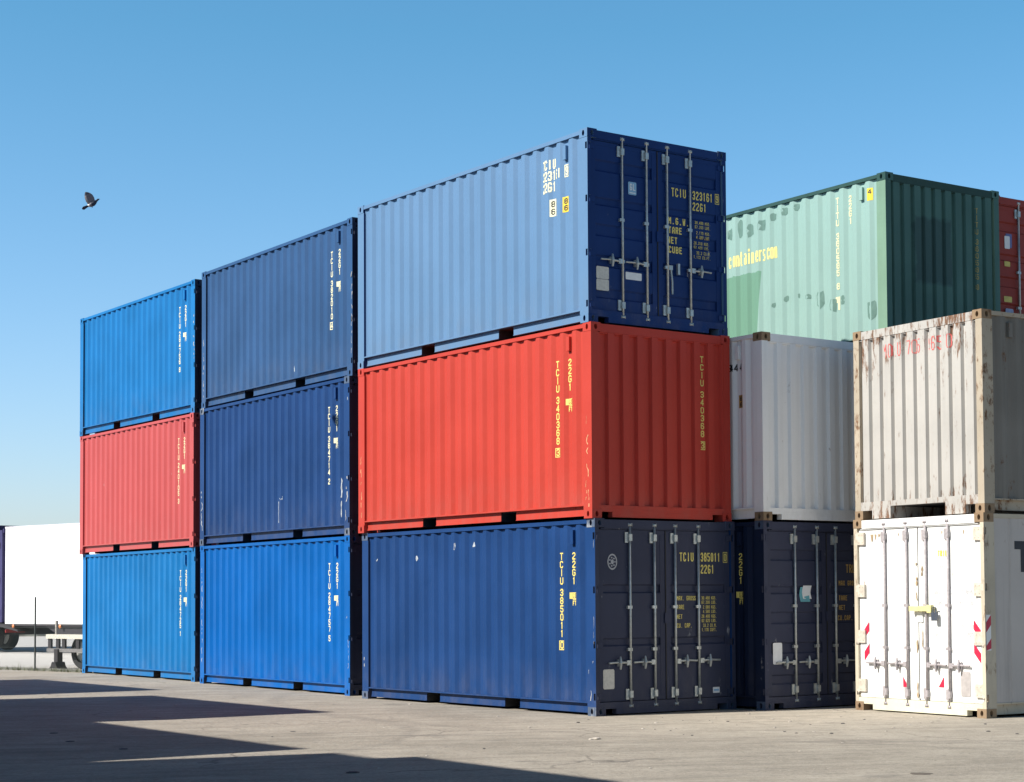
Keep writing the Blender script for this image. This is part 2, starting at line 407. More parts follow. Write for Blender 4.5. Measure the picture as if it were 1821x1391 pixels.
def m_botrail(sy):
    mb = MB()
    def b(x0, x1, ya, yb, z0, z1):
        y0, y1 = sorted((sy * (HW - ya), sy * (HW - yb))); mb.box(x0, x1, y0, y1, z0, z1)
    b(-HL + POST, HL - POST, 0.006, 0.110, 0.166, 0.185)
    xs = [-HL + CX] + [q for c in PK for q in (c - PW, c + PW)] + [HL - CX]
    for i in range(0, 6, 2):
        b(xs[i], xs[i + 1], 0.060, 0.067, 0.044, 0.166)
        b(xs[i], xs[i + 1], 0.052, 0.110, 0.036, 0.044)
    return mb
def m_pocket(c):
    mb = MB(); y = HW - 0.070
    if True:
        mb.box(c - PW - .008, c - PW, -y, y, 0.03, 0.160); mb.box(c + PW, c + PW + .008, -y, y, 0.03, 0.160)
        mb.box(c - PW, c + PW, -y, y, 0.155, 0.163)
    return mb
def m_floor(): return MB().box(-HL + .1, HL - .1, -HW + .07, HW - .07, 0.168, 0.182)
def m_header(sx):
    x0, x1 = sorted((sx * (HL - 0.006), sx * (HL - 0.10)))
    mb = MB().box(x0, x1, -HW + CY, HW - CY, 2.466, 2.576)
    x0, x1 = sorted((sx * (HL - 0.020), sx * (HL - 0.09)))
    mb.box(x0, x1, -HW + 0.116, HW - 0.116, 2.450, 2.466); return mb
def m_sill(sx, notch=0.18, hz=0.09, tunnel=None):
    mb = MB(); x0, x1 = sorted((sx * (HL - 0.006), sx * (HL - 0.10)))
    a = HW - CY
    if not tunnel: mb.box(x0, x1, -HW + .02, HW - .02, 0.119, 0.175)
    if tunnel:
        mb.box(x0, x1, -HW + .116, HW - .116, 0.165, 0.235)
        for s in (-1, 1): mb.box(x0, x1, *sorted((s * (a - notch), s * (HW - .02))), 0.119, 0.1645)
        for s in (-1, 1):
            y0, y1 = sorted((s * tunnel, s * (a - notch))); mb.box(x0, x1, y0, y1, 0.004, 0.1645)
            y0, y1 = sorted((s * tunnel, s * (tunnel + 0.02)))
            mb.box(*sorted((sx * (HL - 0.1005), sx * (HL - 1.6))), y0, y1, 0.002, 0.160)
    else:
        mb.box(x0, x1, -a, a, hz, 0.1185)
        mb.box(x0, x1, -a + notch, a - notch, 0.018, hz - .0005)
    return mb
def groove(z, bands, depth=0.024, sl=0.022):
    for z0, z1 in bands:
        if z0 <= z <= z1: return depth
        if z0 - sl < z < z0: return depth * (z - z0 + sl) / sl
        if z1 < z < z1 + sl: return depth * (z1 + sl - z) / sl
    return 0.0
DF = 0.040                                    # door face behind the end plane
BANDS = {'ribbed': [(0.36, 0.46), (0.78, 0.90), (1.19, 1.32), (1.60, 1.675), (2.06, 2.18)],
         'flat': [(0.925, 0.995), (1.625, 1.705)], 'plain': []}
def m_door(kind, right):
    mb = MB(); x = HL - DF; t = 0.05
    a, b = (0.075, 1.212) if not right else (1.226, W - 0.075)
    a -= HW; b -= HW; z0, z1 = 0.182, 2.446; mg = 0.085
    mb.box(x - t, x, a, a + mg, z0, z1); mb.box(x - t, x, b - mg, b, z0, z1)
    mb.box(x - t, x, a + mg, b - mg, z0, z0 + 0.06); mb.box(x - t, x, a + mg, b - mg, z1 - 0.06, z1)
    zs = [z0 + 0.06, z1 - 0.06]
    for q0, q1 in BANDS[kind]: zs += [q0 - .022, q0, q1, q1 + .022]
    zs = sorted(zs); ya, yb = a + mg, b - mg
    vs_ = []
    for z in zs:
        d = groove(z, BANDS[kind]); vs_ += [(x - 0.003 - d, ya, z), (x - 0.003 - d, yb, z)]
    mb.add(vs_, [(2 * i, 2 * i + 1, 2 * i + 3, 2 * i + 2) for i in range(len(zs) - 1)])
    return mb
def m_hinges(right):
    out = []
    for z in HZ:
        mb = MB(); s = 1 if right else -1
        y0, y1 = sorted((s * (HW - 0.050), s * (HW - 0.135)))
        mb.box(HL - DF, HL - DF + 0.012, y0, y1, z - 0.035, z + 0.035)
        mb.tube([(HL - 0.026, s * (HW - 0.056), z - 0.043), (HL - 0.026, s * (HW - 0.056), z + 0.043)], 0.011, 8)
        out.append(mb)
    return out
RODS = (0.595, 1.015, 1.375, 1.785)
def m_rod(v):
    y = v - HW; mb = MB()
    mb.tube([(HL - 0.016, y, 0.10), (HL - 0.016, y, 2.53)], 0.0175, 12)
    for z, s in ((0.115, 1), (2.515, -1)):      # cam and keeper
        mb.box(HL - 0.034, HL + 0.003, y - 0.024, y + 0.024, z - 0.016, z + 0.016)
        mb.box(HL - 0.030, HL - 0.004, y - 0.034, y - 0.0245, z - 0.022, z + 0.022); mb.box(HL - 0.030, HL - 0.004, y + 0.0245, y + 0.034, z - 0.022, z + 0.022)
    return mb
BRZ = (0.27, 2.345, 0.86, 1.42)
def m_bracket(v, i):
    y = v - HW; mb = MB(); z = BRZ[i]
    if i < 2: mb.box(HL - DF, HL - 0.020, y - 0.075, y - 0.022, z - 0.07, z + 0.07); mb.box(HL - 0.042, HL + 0.006, y - 0.026, y + 0.026, z - 0.045, z + 0.045)
    else: mb.box(HL - DF, HL - 0.002, y - 0.05, y + 0.026, z - 0.02, z + 0.02)
    return mb
def m_handle(v, dr, z, droop=0.0):
    y = v - HW; mb = MB(); x = HL - 0.010
    mb.box(x - 0.012, x + 0.014, *sorted((y + dr * 0.012, y + dr * 0.075)), z - 0.032, z + 0.032)
    if droop:
        mb.tube([(x, y + dr * 0.05, z), (x + .004, y + dr * 0.07, z - 0.18), (x, y + dr * 0.075, z - 0.36)], 0.013, 8)
        yy = y + dr * 0.19
        mb.box(HL - DF, x + .01, yy - .018, yy + .018, z - 0.08, z + 0.07)
    else:
        mb.tube([(x, y + dr * 0.05, z), (x + 0.004, y + dr * 0.2, z + 0.008), (x + 0.002, y + dr * 0.37, z + 0.002)], [0.017, 0.014, 0.013], 8)
        yy = y + dr * 0.185
        mb.tube([(x + 0.012, yy, z - 0.085), (x + 0.02, yy, z), (x + 0.012, yy, z + 0.085)], [0.012, 0.024, 0.010], 8)
        mb.box(HL - DF, x, yy - 0.03, yy + 0.03, z - 0.045, z + 0.045)
    return mb
def m_gasket(i):
    x = HL - DF
    if i == 0: return MB().box(x - 0.03, x + 0.010, 1.213 - HW, 1.225 - HW, 0.185, 2.443)
    if i == 1: return MB().box(x - 0.04, x - 0.006, -HW + 0.0665, -HW + 0.0745, 0.19, 2.44)
    return MB().box(x - 0.04, x - 0.006, HW - 0.0745, HW - 0.0665, 0.19, 2.44)
def m_overlap():
    x = HL - DF
    return MB().box(x + .0005, x + 0.008, 1.228 - HW, 1.268 - HW, 0.2, 2.43).box(x + 0.008, x + 0.02, 1.195 - HW, 1.30 - HW, 1.20, 1.34)
def m_vent(sy):
    u = 0.523; x = HL - u; mb = MB()
    y0, y1 = sorted((sy * (HW - 0.004), sy * (HW - DEEP)))
    mb.box(x - 0.033, x + 0.033, y0, y1, 2.26, 2.45); return mb

def long_map(sy=-1, lift=0.0022):
    """s = reader's right, t = up, on the corrugated long side"""
    if sy < 0: return lambda s, t, o: (s, -(HW - side_depth(HL - s)) - lift - o, t)
    return lambda s, t, o: (-s, (HW - side_depth(HL + s)) + lift + o, t)
def end_map(kind, lift=0.0022):
    if kind in BANDS: return lambda s, t, o: (HL - DF - groove(t, BANDS[kind]) + lift + o, s - HW, t)
    if kind == 'tight': return lambda s, t, o: (HL - end_depth(s) + lift + o, s - HW, t)
    return lambda s, t, o: (HL - end_depth(s, 0.25, 0.100, 0.024) + lift + o, s - HW, t)

GALV = lambda: plain('galvanised_steel', (0.42, 0.45, 0.45), 0.42, 0.55, 0.18, 20)
RUBBER_SHADE = lambda: plain('black_rubber_and_shade', (0.018, 0.018, 0.020), 0.7)  # real rubber, and the black colour for shade inside pockets

def container(label, lv, F, a, body, end='ribbed', side=None, cast=None, vis=-1, rot_end=False, group=None,
              handles=True, hz=0.69, droop=None, frame=None, cat='container', end_mat=None, flat_side=False, z_gap=0.0, hinge_mat=None, rod_mat=None, post_end=None):
    """F = visible bottom corner between the long side and the end; a = yaw from the survey of the photograph"""
    a = R(a)
    if not rot_end:
        ex = Vector((math.cos(a), -math.sin(a), 0)); ey = Vector((math.sin(a), math.cos(a), 0))
        cen = Vector((F[0], F[1], 0)) - ex * HL + ey * HW
    else:
        ex = Vector((-math.sin(a), -math.cos(a), 0)); ey = Vector((math.cos(a), -math.sin(a), 0))
        cen = Vector((F[0], F[1], 0)) - ex * HL - ey * HW
    cen.z = lv * H
    t = thing('shipping_container', label, cat, cen, math.atan2(ex.y, ex.x), group)
    side = side or body; frame = frame or side; end_mat = end_mat or body
    cast = cast or frame
    def P(name, key, fn, mat, par=t, smooth=False, lab=None): return obj(name, cached(key, fn, smooth), mat, par, lab)
    for s in (-1, 1):
        fn = m_side_flat if flat_side else m_side
        sp = P('side_panel', ('side_panel', s, flat_side), lambda s=s: fn(s), side)
        if s == vis: t['_sp'] = sp.name
        if not flat_side: P('vent', ('vent', s), lambda s=s: m_vent(s), side, sp)
        P('top_rail', ('top_rail', s), lambda s=s: m_toprail(s), frame)
        P('bottom_rail', ('bottom_rail', s), lambda s=s: m_botrail(s), frame)
    P('roof_panel', ('roof_panel',), m_roof, side); P('floor_panel', ('floor_panel',), m_floor, RUBBER_SHADE())
    for c_ in PK: P('forklift_pocket', ('forklift_pocket', c_), lambda c_=c_: m_pocket(c_), RUBBER_SHADE())  # inside coloured black for the shade in the pocket
    for sx in (-1, 1):
        for sy in (-1, 1):
            dr = sx > 0 and end in BANDS
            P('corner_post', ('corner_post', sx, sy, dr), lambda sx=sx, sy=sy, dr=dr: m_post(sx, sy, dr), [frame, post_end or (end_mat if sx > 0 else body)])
            for tp in (0, 1):
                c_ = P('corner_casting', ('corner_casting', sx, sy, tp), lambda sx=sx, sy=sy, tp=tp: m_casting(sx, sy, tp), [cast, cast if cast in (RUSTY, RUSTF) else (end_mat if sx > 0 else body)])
    P('end_panel', ('end_panel', -1), lambda: m_end(-1), body)
    for sx in (-1, 1):
        fm = end_mat if sx > 0 else frame
        P('end_header', ('end_header', sx), lambda sx=sx: m_header(sx), fm)
        tn = 0.515 if (end == 'tunnel' and sx > 0) else None
        P('end_sill', ('end_sill', sx, tn), lambda sx=sx, tn=tn: m_sill(sx, tunnel=tn), fm)
    if end == 'wall': t['_ep'] = P('end_panel', ('end_panel_wide', 1), lambda: m_end_wide(1), end_mat).name
    elif end in ('tight', 'tunnel'): t['_ep'] = P('end_panel', ('end_panel', 1, end), lambda: m_end(1, .201 if end == 'tunnel' else .176), end_mat).name
    else:
        rm = rod_mat or GALV()
        doors = []
        for rt in (False, True):
            d = P('door', ('door', end, rt), lambda rt=rt: m_door(end, rt), end_mat); doors.append(d)
            if end != 'plain':
                for i, mb in enumerate(m_hinges(rt)): P('hinge', ('hinge', rt, i), lambda mb=mb: mb, end_mat, d)
            for i, v in enumerate(RODS[2 * rt:2 * rt + 2]):
                k = i + 2 * rt
                P('locking_rod', ('locking_rod', k), lambda v=v: m_rod(v), rm, d, True)
                for bi in range(4): P('rod_bracket', ('rod_bracket', k, bi), lambda v=v, bi=bi: m_bracket(v, bi), rm, d)
                if handles:
                    dp = 1 if droop == k else 0
                    P('door_handle', ('door_handle', k, hz, dp), lambda v=v, k=k, dp=dp: m_handle(v, 1 if k > 1 else -1, hz, dp), rm, d)
        for gi in range(3): P('door_gasket', ('door_gasket', gi), lambda gi=gi: m_gasket(gi), RUBBER_SHADE())
        P('overlap_plate', ('overlap_plate',), m_overlap, end_mat, doors[1])
        t['_dl'], t['_dr'] = doors[0].name, doors[1].name
    return t
def child(t, key): return bpy.data.objects[t[key]]
def marking(name, parent, mat, fn, label=None):
    mb = MB(); fn(mb); return obj(name, mb.mesh(name), mat, parent, label)
YEL = plain('yellow_lettering', (0.74, 0.62, 0.16), 0.55, 0, 0.06)
WHT = plain('white_lettering', (0.80, 0.76, 0.50), 0.55, 0, 0.05)
CRM = plain('cream_lettering', (0.72, 0.68, 0.40), 0.6, 0, 0.06)
REDL = plain('red_lettering', (0.62, 0.12, 0.11), 0.7, 0, 0.3, 40)
INK = plain('black_lettering', (0.02, 0.022, 0.03), 0.6)
LABEL_Y = plain('yellow_label', (0.80, 0.56, 0.03), 0.5, 0, 0.05)
PLATE = plain('aluminium_plate', (0.55, 0.53, 0.48), 0.5, 0.1, 0.12, 30)
STICK = plain('white_sticker', (0.72, 0.74, 0.76), 0.5, 0, 0.05)
BLUE_S = plain('light_blue_sticker', (0.22, 0.42, 0.62), 0.5, 0, 0.05)
def side_number(t, num, mat, sy=-1, boxed=True, code='22G1', u1=0.801, u2=0.523, ztop=2.155, box=True):
    mp = long_map(sy); sp = child(t, '_sp'); c1, c2 = (HL - u1, HL - u2) if sy < 0 else (-HL + u1, -HL + u2)
    marking('serial_number', sp, mat, lambda mb: column_text(mb, num, c1, ztop, mp, boxed_last=boxed))
    def second(mb):
        if box:
            x0, x1, a, b, e = c2 - .075, c2 + .055, 1.535, 1.62, .012
            rect(mb, x0, x0 + .045, a, b, mp); rect(mb, x0 + .045, x1, b - e, b, mp); rect(mb, x0 + .045, x1, a, a + e, mp)
            glyph(mb, '6', c2 - .022, a + .016, .05, .058, .015, mp); rect(mb, c2 + .036, c2 + .047, a + .02, b - .018, mp)
            rect(mb, c2 - .03, c2 + .055, 1.515, 1.528, mp); glyph(mb, 'F', c2 - .03, 1.445, .036, .062, .013, mp); glyph(mb, 'T', c2 + .014, 1.445, .036, .062, .013, mp)
    marking('size_code', sp, mat, lambda mb: column_text(mb, code, c2, ztop, mp))
    marking('height_label', sp, mat, second)

# --- colours (base colours of the paint)
NAVY = paint('navy_paint', (0.038, 0.044, 0.078), scuff=0.2)
NAVY_SHADE = paint('shaded_navy_side_paint', (0.009, 0.016, 0.042), scuff=0.2)  # deep shade between the stacks put into the colour of this side
NAVY_B = paint('deep_blue_door_paint', (0.008, 0.032, 0.140), scuff=0.15)
NAVY_SIDE = paint('navy_side_paint', (0.011, 0.046, 0.155), scuff=0.0, dirt=0.06)
NAVY_MID = paint('mid_navy_side_paint', (0.029, 0.080, 0.190), scuff=0.0, dirt=0.05)
FADED = paint('sun_faded_blue_paint', (0.112, 0.212, 0.360), var=0.04, scuff=0, dirt=0.03)
BRIGHT = paint('bright_blue_paint', (0.0005, 0.100, 0.365), scuff=0.0, dirt=0.05)
BRIGHT2 = paint('mid_bright_blue_paint', (0.007, 0.142, 0.380), scuff=0.0, dirt=0.05)
RED = paint('signal_red_paint', (0.465, 0.052, 0.036), var=0.05, scuff=0.0, dirt=0.05)
RED_FADE = paint('faded_red_paint', (0.450, 0.082, 0.083), var=0.04, scuff=0.1, dirt=0.05)
GREY = paint('grey_white_paint', (0.76, 0.77, 0.78), var=0.03, scuff=0.3, dirt=0.10, rust=0.10)
BRICK = paint('brick_red_paint', (0.27, 0.045, 0.035), var=0.08, scuff=0.3)
STEEL_W = paint('worn_casting_paint', (0.07, 0.10, 0.16), var=0.25, scuff=3.2, rust=0.35)
RUSTY = paint('rusty_steel', (0.27, 0.19, 0.12), var=0.25, rust=1.0, dirt=0.2, rough=0.7)
RUSTW = paint('rusty_white_paint', (0.43, 0.415, 0.39), var=0.08, rust=0.58, rscale=15.0, rstretch=0.25, rust_top=0.085, dirt=0.10, rough=0.55)
RUSTF = paint('rusty_white_frame_paint', (0.40, 0.345, 0.27), var=0.16, rust=1.15, rscale=13.0, dirt=0.15, rough=0.6)
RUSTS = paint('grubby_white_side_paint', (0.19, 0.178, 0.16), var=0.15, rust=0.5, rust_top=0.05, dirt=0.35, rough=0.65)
REEF = paint('white_reefer_paint', (0.84, 0.84, 0.82), var=0.04, rust=0.55, rscale=8.0, rstretch=0.35, dirt=0.2, rough=0.4)
REEF_F = paint('stained_white_frame_paint', (0.52, 0.46, 0.36), var=0.12, rust=0.95, rscale=9.0, rstretch=0.3, dirt=0.12, rough=0.5)
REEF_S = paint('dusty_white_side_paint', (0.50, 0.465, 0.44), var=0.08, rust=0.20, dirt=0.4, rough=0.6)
REEF_Y = paint('yellowed_sill_paint', (0.72, 0.69, 0.53), var=0.1, rust=0.3, dirt=0.12, rough=0.55)

def green_mask(nt, c):
    """older darker green coat left below the lettering, ragged top edge"""
    tc = nt.nodes.new('ShaderNodeTexCoord'); x, y, z = _sep(nt, tc.outputs['Object'])
    wob = _noise(nt, tc.outputs['Object'], 9.0, 3)
    zz = _math(nt, 'ADD', z, _math(nt, 'MULTIPLY', wob, 0.10)); xx = _math(nt, 'ADD', x, _math(nt, 'MULTIPLY', _math(nt, 'SUBTRACT', z, 1.0), -0.10))
    f = _math(nt, 'MULTIPLY', _math(nt, 'LESS_THAN', xx, HL - 2.86), _math(nt, 'LESS_THAN', zz, 1.60))
    return _mix(nt, _math(nt, 'MULTIPLY', f, 0.9), c, (0.130, 0.270, 0.190))
MINT = paint('faded_mint_paint', (0.255, 0.390, 0.355), var=0.03, dirt=0.06, mask=green_mask, rough=0.5)
def green_end_mask(nt, c):
    tc = nt.nodes.new('ShaderNodeTexCoord'); x, y, z = _sep(nt, tc.outputs['Object'])
    n = _noise(nt, tc.outputs['Object'], 4.0, 4)
    yy = _math(nt, 'ABSOLUTE', _math(nt, 'ADD', y, 0.22)); zz = _math(nt, 'ABSOLUTE', _math(nt, 'SUBTRACT', z, 1.52))
    e = _math(nt, 'ADD', _math(nt, 'MAXIMUM', _math(nt, 'MULTIPLY', yy, 2.4), _math(nt, 'MULTIPLY', zz, 1.9)), _math(nt, 'MULTIPLY', n, 0.5))
    return _mix(nt, _math(nt, 'MULTIPLY', _ramp(nt, e, 1.24, 1.12, 0.0, 1.0), 0.62), c, (0.030, 0.056, 0.062))
GREEN_E = paint('dark_green_end_paint', (0.064, 0.145, 0.132), var=0.15, dirt=0.2, mask=green_end_mask)
GREEN_R = paint('dark_green_rail_paint', (0.030, 0.070, 0.062), var=0.12, dirt=0.2, rust=0.2)
GREEN_F = paint('green_post_paint', (0.185, 0.300, 0.220), var=0.12, dirt=0.2, rust=0.2)
PATCH = paint('touch_up_green_paint', (0.125, 0.215, 0.185), var=0.05)

ST = 'twenty foot containers stacked in the yard'
# ------------------------------------------------------------------ stack nearest the middle: three high
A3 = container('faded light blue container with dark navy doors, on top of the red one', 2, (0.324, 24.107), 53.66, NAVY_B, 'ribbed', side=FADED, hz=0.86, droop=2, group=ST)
A2 = container('red container with a plain corrugated red end, under the faded blue one', 1, (0.355, 24.073), 53.40, RED, 'wall', group=ST)
A1 = container('navy container on the ground with a round emblem and max gross weights on its doors', 0, (0.388, 24.069), 53.67, NAVY, 'flat', side=NAVY_SIDE, cast=STEEL_W, hz=0.685, group=ST)
side_number(A2, 'TCIU 340368 3', YEL)
side_number(A1, 'TCIU 385011 0', YEL)
mp = long_map(-1); sp = child(A3, '_sp')
for i, tx in enumerate(('TCIU', '323161', '22G1')):
    marking('serial_number', sp, WHT, lambda mb: line_text(mb, tx, HL - 1.062, 2.195 - i * 0.155, 0.135, 0.064, 0.022, mp, pitch=0.0755, cell=0.012))
def _a3(mb):
    x = HL - 0.515; e = .012
    for q in ((x - .05, x + .05, 2.03, 2.03 + e), (x - .05, x + .05, 2.20 - e, 2.20), (x - .05, x - .05 + e, 2.03 + e, 2.20 - e), (x + .05 - e, x + .05, 2.03 + e, 2.20 - e)): rect(mb, *q, mp)
    glyph(mb, '9', x - .028, 2.05, .056, .13, .02, mp)
marking('check_digit', sp, WHT, _a3)
def _lab(mb, u, z0, z1, w): rect(mb, HL - u - w / 2, HL - u + w / 2, z0, z1, mp, 0.0, 0.012)
def label_panel(parent, mat, u, z0, z1, w, nm='label', glyphs='86', ink=None, mapf=None):
    f = mapf or mp
    o = marking(nm, parent, mat, lambda mb: rect(mb, HL - u - w / 2, HL - u + w / 2, z0, z1, f, 0.0, 0.012))
    hh = (z1 - z0) * 0.36
    marking('label_text', parent, ink or INK, lambda mb: [glyph(mb, g, HL - u - w * .3, z1 - (i + 1) * (hh * 1.22) - .005, w * .6, hh, w * .13, f, 0.012) or rect(mb, 0, 0.0001, 0, 0.0001, f) for i, g in enumerate(glyphs)]).location = (0, -0.0012, 0)
    return o
label_panel(sp, WHT, 0.825, 1.545, 1.78, 0.12, 'height_label')
label_panel(sp, LABEL_Y, 0.535, 1.555, 1.765, 0.12, 'height_label')

def door_text(t, kind, rows, mat=YEL):
    mpf = end_map(kind); par = child(t, '_dr')
    for (tx, v, z, h, w, sw, right) in rows: marking('door_lettering', par, mat, lambda mb: line_text(mb, tx, v, z, h, w, sw, mpf, right=right, cell=0.02))
def dpanel(parent, mat, kind, v0, v1, z0, z1, name, off=0.003):
    m_ = end_map('plain')
    mb = MB(); x = HL - DF + 0.001
    r = min(v1 - v0, z1 - z0) * 0.12
    pts = []
    for cx, cz, a0 in ((v1 - r, z1 - r, 0), (v0 + r, z1 - r, 90), (v0 + r, z0 + r, 180), (v1 - r, z0 + r, 270)):
        for k in range(4): an = R(a0 + 30 * k); pts.append((cx + r * math.cos(an) - HW, cz + r * math.sin(an)))
    mb.prism(pts, 'x', x, x + off)
    return obj(name, mb.mesh(name), mat, parent)
ids = [('TCIU', 1.470, 1.86, .12, .052, .016, 0), ('323161', 1.848, 1.86, .12, .048, .016, 0), ('9', 2.275, 1.865, .105, .042, .013, 0), ('22G1', 1.848, 1.708, .115, .050, .016, 0)]
ids += [(q, 1.412, z, .095, .048, .016, 0) for q, z in (('M.G.W.', 1.475), ('TARE', 1.345), ('NET', 1.21), ('CUBE', 1.075))]
for k, (q, z) in enumerate((('30.480 KGS.', 1.525), ('67.200 LBS.', 1.465), ('2.170 KGS.', 1.385), ('4.780 LBS.', 1.325), ('28.310 KGS.', 1.245), ('62.420 LBS.', 1.185), ('33.2 CU.M.', 1.105), ('1.172 CU.FT.', 1.045))):
    ids.append((q, 2.17, z, .042, .020, .0052, 1))
door_text(A3, 'ribbed', ids)
def box9(mb):
    m_ = end_map('ribbed'); e = .008
    for q in ((2.258, 2.334, 1.845, 1.845 + e), (2.258, 2.334, 1.992 - e, 1.992), (2.258, 2.258 + e, 1.845 + e, 1.992 - e), (2.334 - e, 2.334, 1.845 + e, 1.992 - e)): rect(mb, *q, m_)
marking('check_digit_frame', child(A3, '_dr'), YEL, box9)
dl, drr = child(A3, '_dl'), child(A3, '_dr')
s_ = dpanel(dl, BLUE_S, 'ribbed', .715, .855, 1.79, 1.965, 'inspection_sticker')
marking('sticker_text', dl, STICK, lambda mb: [line_text(mb, 'GL', .738, 1.85, .09, .042, .014, lambda s, t, o: (HL - DF + .0062 + o, s - HW, t), pitch=.056, cell=.2), rect(mb, .73, .84, 1.81, 1.822, lambda s, t, o: (HL - DF + .0062, s - HW, t))])
dpanel(dl, PLATE, 'ribbed', .165, .375, .60, .765, 'data_plate'); dpanel(dl, PLATE, 'ribbed', .165, .375, .445, .595, 'data_plate')
dpanel(dl, STICK, 'ribbed', .66, .935, .635, .735, 'data_plate')
ids = [('TCIU', 1.470, 2.035, .12, .050, .016, 0), ('385011', 1.845, 2.035, .12, .046, .016, 0), ('0', 2.268, 2.042, .105, .042, .013, 0), ('22G1', 1.845, 1.87, .12, .048, .016, 0)]
ids += [(q, 1.415, z, .060, .026, .0075, 0) for q, z in (('MAX. GROSS', 1.505), ('TARE', 1.385), ('NET', 1.255), ('CU. CAP.', 1.135))]
for q, z in (('30.480 KGS.', 1.515), ('67.200 LBS.', 1.455), ('2.080 KGS.', 1.39), ('4.580 LBS.', 1.33), ('28.400 KGS.', 1.265), ('62.620 LBS.', 1.205), ('33.2 CU.M.', 1.14), ('1.170 CUFT.', 1.08)):
    ids.append((q, 2.125, z, .044, .019, .0052, 1))
door_text(A1, 'flat', ids)
marking('check_digit_frame', child(A1, '_dr'), YEL, lambda mb: [rect(mb, *q, end_map('flat')) for q in ((2.250, 2.328, 2.022, 2.030), (2.250, 2.328, 2.160, 2.168), (2.250, 2.258, 2.030, 2.160), (2.320, 2.328, 2.030, 2.160))])
dl, drr = child(A1, '_dl'), child(A1, '_dr')
dpanel(dl, PLATE, 'flat', .150, .335, .345, .605, 'data_plate')
dpanel(drr, STICK, 'flat', 2.045, 2.165, .235, .315, 'maker_label')
marking('label_text', drr, BLUE_S, lambda mb: rect(mb, 2.06, 2.15, .262, .288, lambda s, t, o: (HL - DF + .0062 + o, s - HW, t)))
def ring(mb):
    n = 28; x = HL - DF + .003
    for r0, r1 in ((.068, .085), (.0, .026)):
        vs_ = []
        for k in range(n):
            a_ = 2 * math.pi * k / n
            for r_ in (r0, r1): vs_.append((x, .315 - HW + r_ * math.cos(a_) * .95, 2.02 + r_ * math.sin(a_) * 1.25))
        mb.add(vs_, [(2 * k, 2 * k + 1, (2 * k + 3) % (2 * n), (2 * k + 2) % (2 * n)) for k in range(n)])
    for k in range(7):
        a_ = 2 * math.pi * k / 7; cy, cz = .315 - HW + .044 * math.cos(a_), 2.02 + .056 * math.sin(a_)
        mb.box(x - .001, x + .0005, cy - .012, cy + .012, cz - .009, cz + .009)
marking('round_emblem', dl, plain('grey_sticker', (.36, .37, .40), .6), ring)

# ------------------------------------------------------------------ second and third stacks, further left
B3 = container('medium blue container on top of the second stack, left of the faded light blue one', 2, (-3.434, 29.704), 55.46, NAVY, 'flat', side=NAVY_MID, group=ST)
B2 = container('navy container with a bird shadow and white scratches, above a bright blue one', 1, (-3.487, 29.718), 55.69, NAVY, 'flat', side=NAVY_SIDE, cast=STEEL_W, group=ST)
B1 = container('bright blue container on the ground under two navy ones', 0, (-3.483, 29.716), 55.74, NAVY, 'flat', side=BRIGHT, group=ST)
C3 = container('bright blue container on top of the faded pinkish red one', 2, (-7.130, 35.345), 54.50, NAVY, 'flat', side=BRIGHT2, group=ST)
C2 = container('faded pinkish red container between two bright blue ones', 1, (-7.150, 35.346), 54.79, RED_FADE, 'flat', group=ST)
C1 = container('bright blue container on the ground under the faded pinkish red one, beside the fence', 0, (-7.114, 35.353), 55.12, NAVY, 'flat', side=BRIGHT2, group=ST)
side_number(B3, 'TCIU 382010 4', WHT); side_number(B2, 'TCIU 384714 2', WHT, boxed=False); side_number(B1, 'TCIU 284757 5', WHT, boxed=False)
side_number(C3, 'TCIU 284756 8', WHT, boxed=False); side_number(C2, 'TCIU 240105 3', CRM, boxed=False); side_number(C1, 'TCIU 284725 1', WHT, boxed=False)
def scratches(t, marks, name='paint_scratch'):
    f = long_map(-1, 0.0018)
    mb = MB()
    for (u, z0, z1, w) in marks:
        x = HL - u; n = max(2, int((z1 - z0) / .05)); rows = []
        for i in range(n + 1):
            z = z0 + (z1 - z0) * i / n; ww = w * (0.35 + random.random()) * (0.3 if i in (0, n) else 1) / 2; dx = (random.random() - .5) * w * .7
            rows += [f(x + dx - ww, z, 0), f(x + dx + ww, z, 0)]
        mb.add(rows, [(2 * i, 2 * i + 1, 2 * i + 3, 2 * i + 2) for i in range(n) if random.random() > .18])
    return obj(name, mb.mesh(name), plain('bare_scraped_primer', (0.42, 0.46, 0.50), .7, 0, .3, 30), child(t, '_sp'))
scratches(B2, [(2.72, .2, .78, .028), (2.40, .2, .72, .024), (2.56, .70, .76, .10), (0.32, .3, .95, .02)])
scratches(A1, [(3.42, 2.26, 2.36, .07), (2.86, 2.22, 2.36, .08), (4.45, 2.12, 2.2, .08), (5.62, 2.14, 2.18, .04)])
scratches(B3, [(4.6, 1.62, 1.66, .05), (4.33, 1.66, 1.70, .05), (4.05, 1.66, 1.69, .05), (2.2, .2, .4, .02)])
def post_scuffs(t, marks, mat):
    mb = MB()
    for (u, z0, z1, w) in marks:
        x = HL - u; y = -(HW - .004) - .0015; n = max(2, int((z1 - z0) / .04)); rows = []
        for i in range(n + 1):
            z = z0 + (z1 - z0) * i / n; ww = w * (0.15 + .6 * random.random()) / 2; dx = (random.random() - .5) * w * 1.4
            rows += [(x + dx - ww, y, z), (x + dx + ww, y, z)]
        mb.add(rows, [(2 * i, 2 * i + 1, 2 * i + 3, 2 * i + 2) for i in range(n) if random.random() > .38])
    obj('paint_scratch', mb.mesh('paint_scratch'), mat, t)
SCW = plain('scraped_white_primer', (.40, .40, .40), .7, 0, .3, 30); SCO = plain('scraped_orange_primer', (.62, .30, .16), .7, 0, .3, 30)
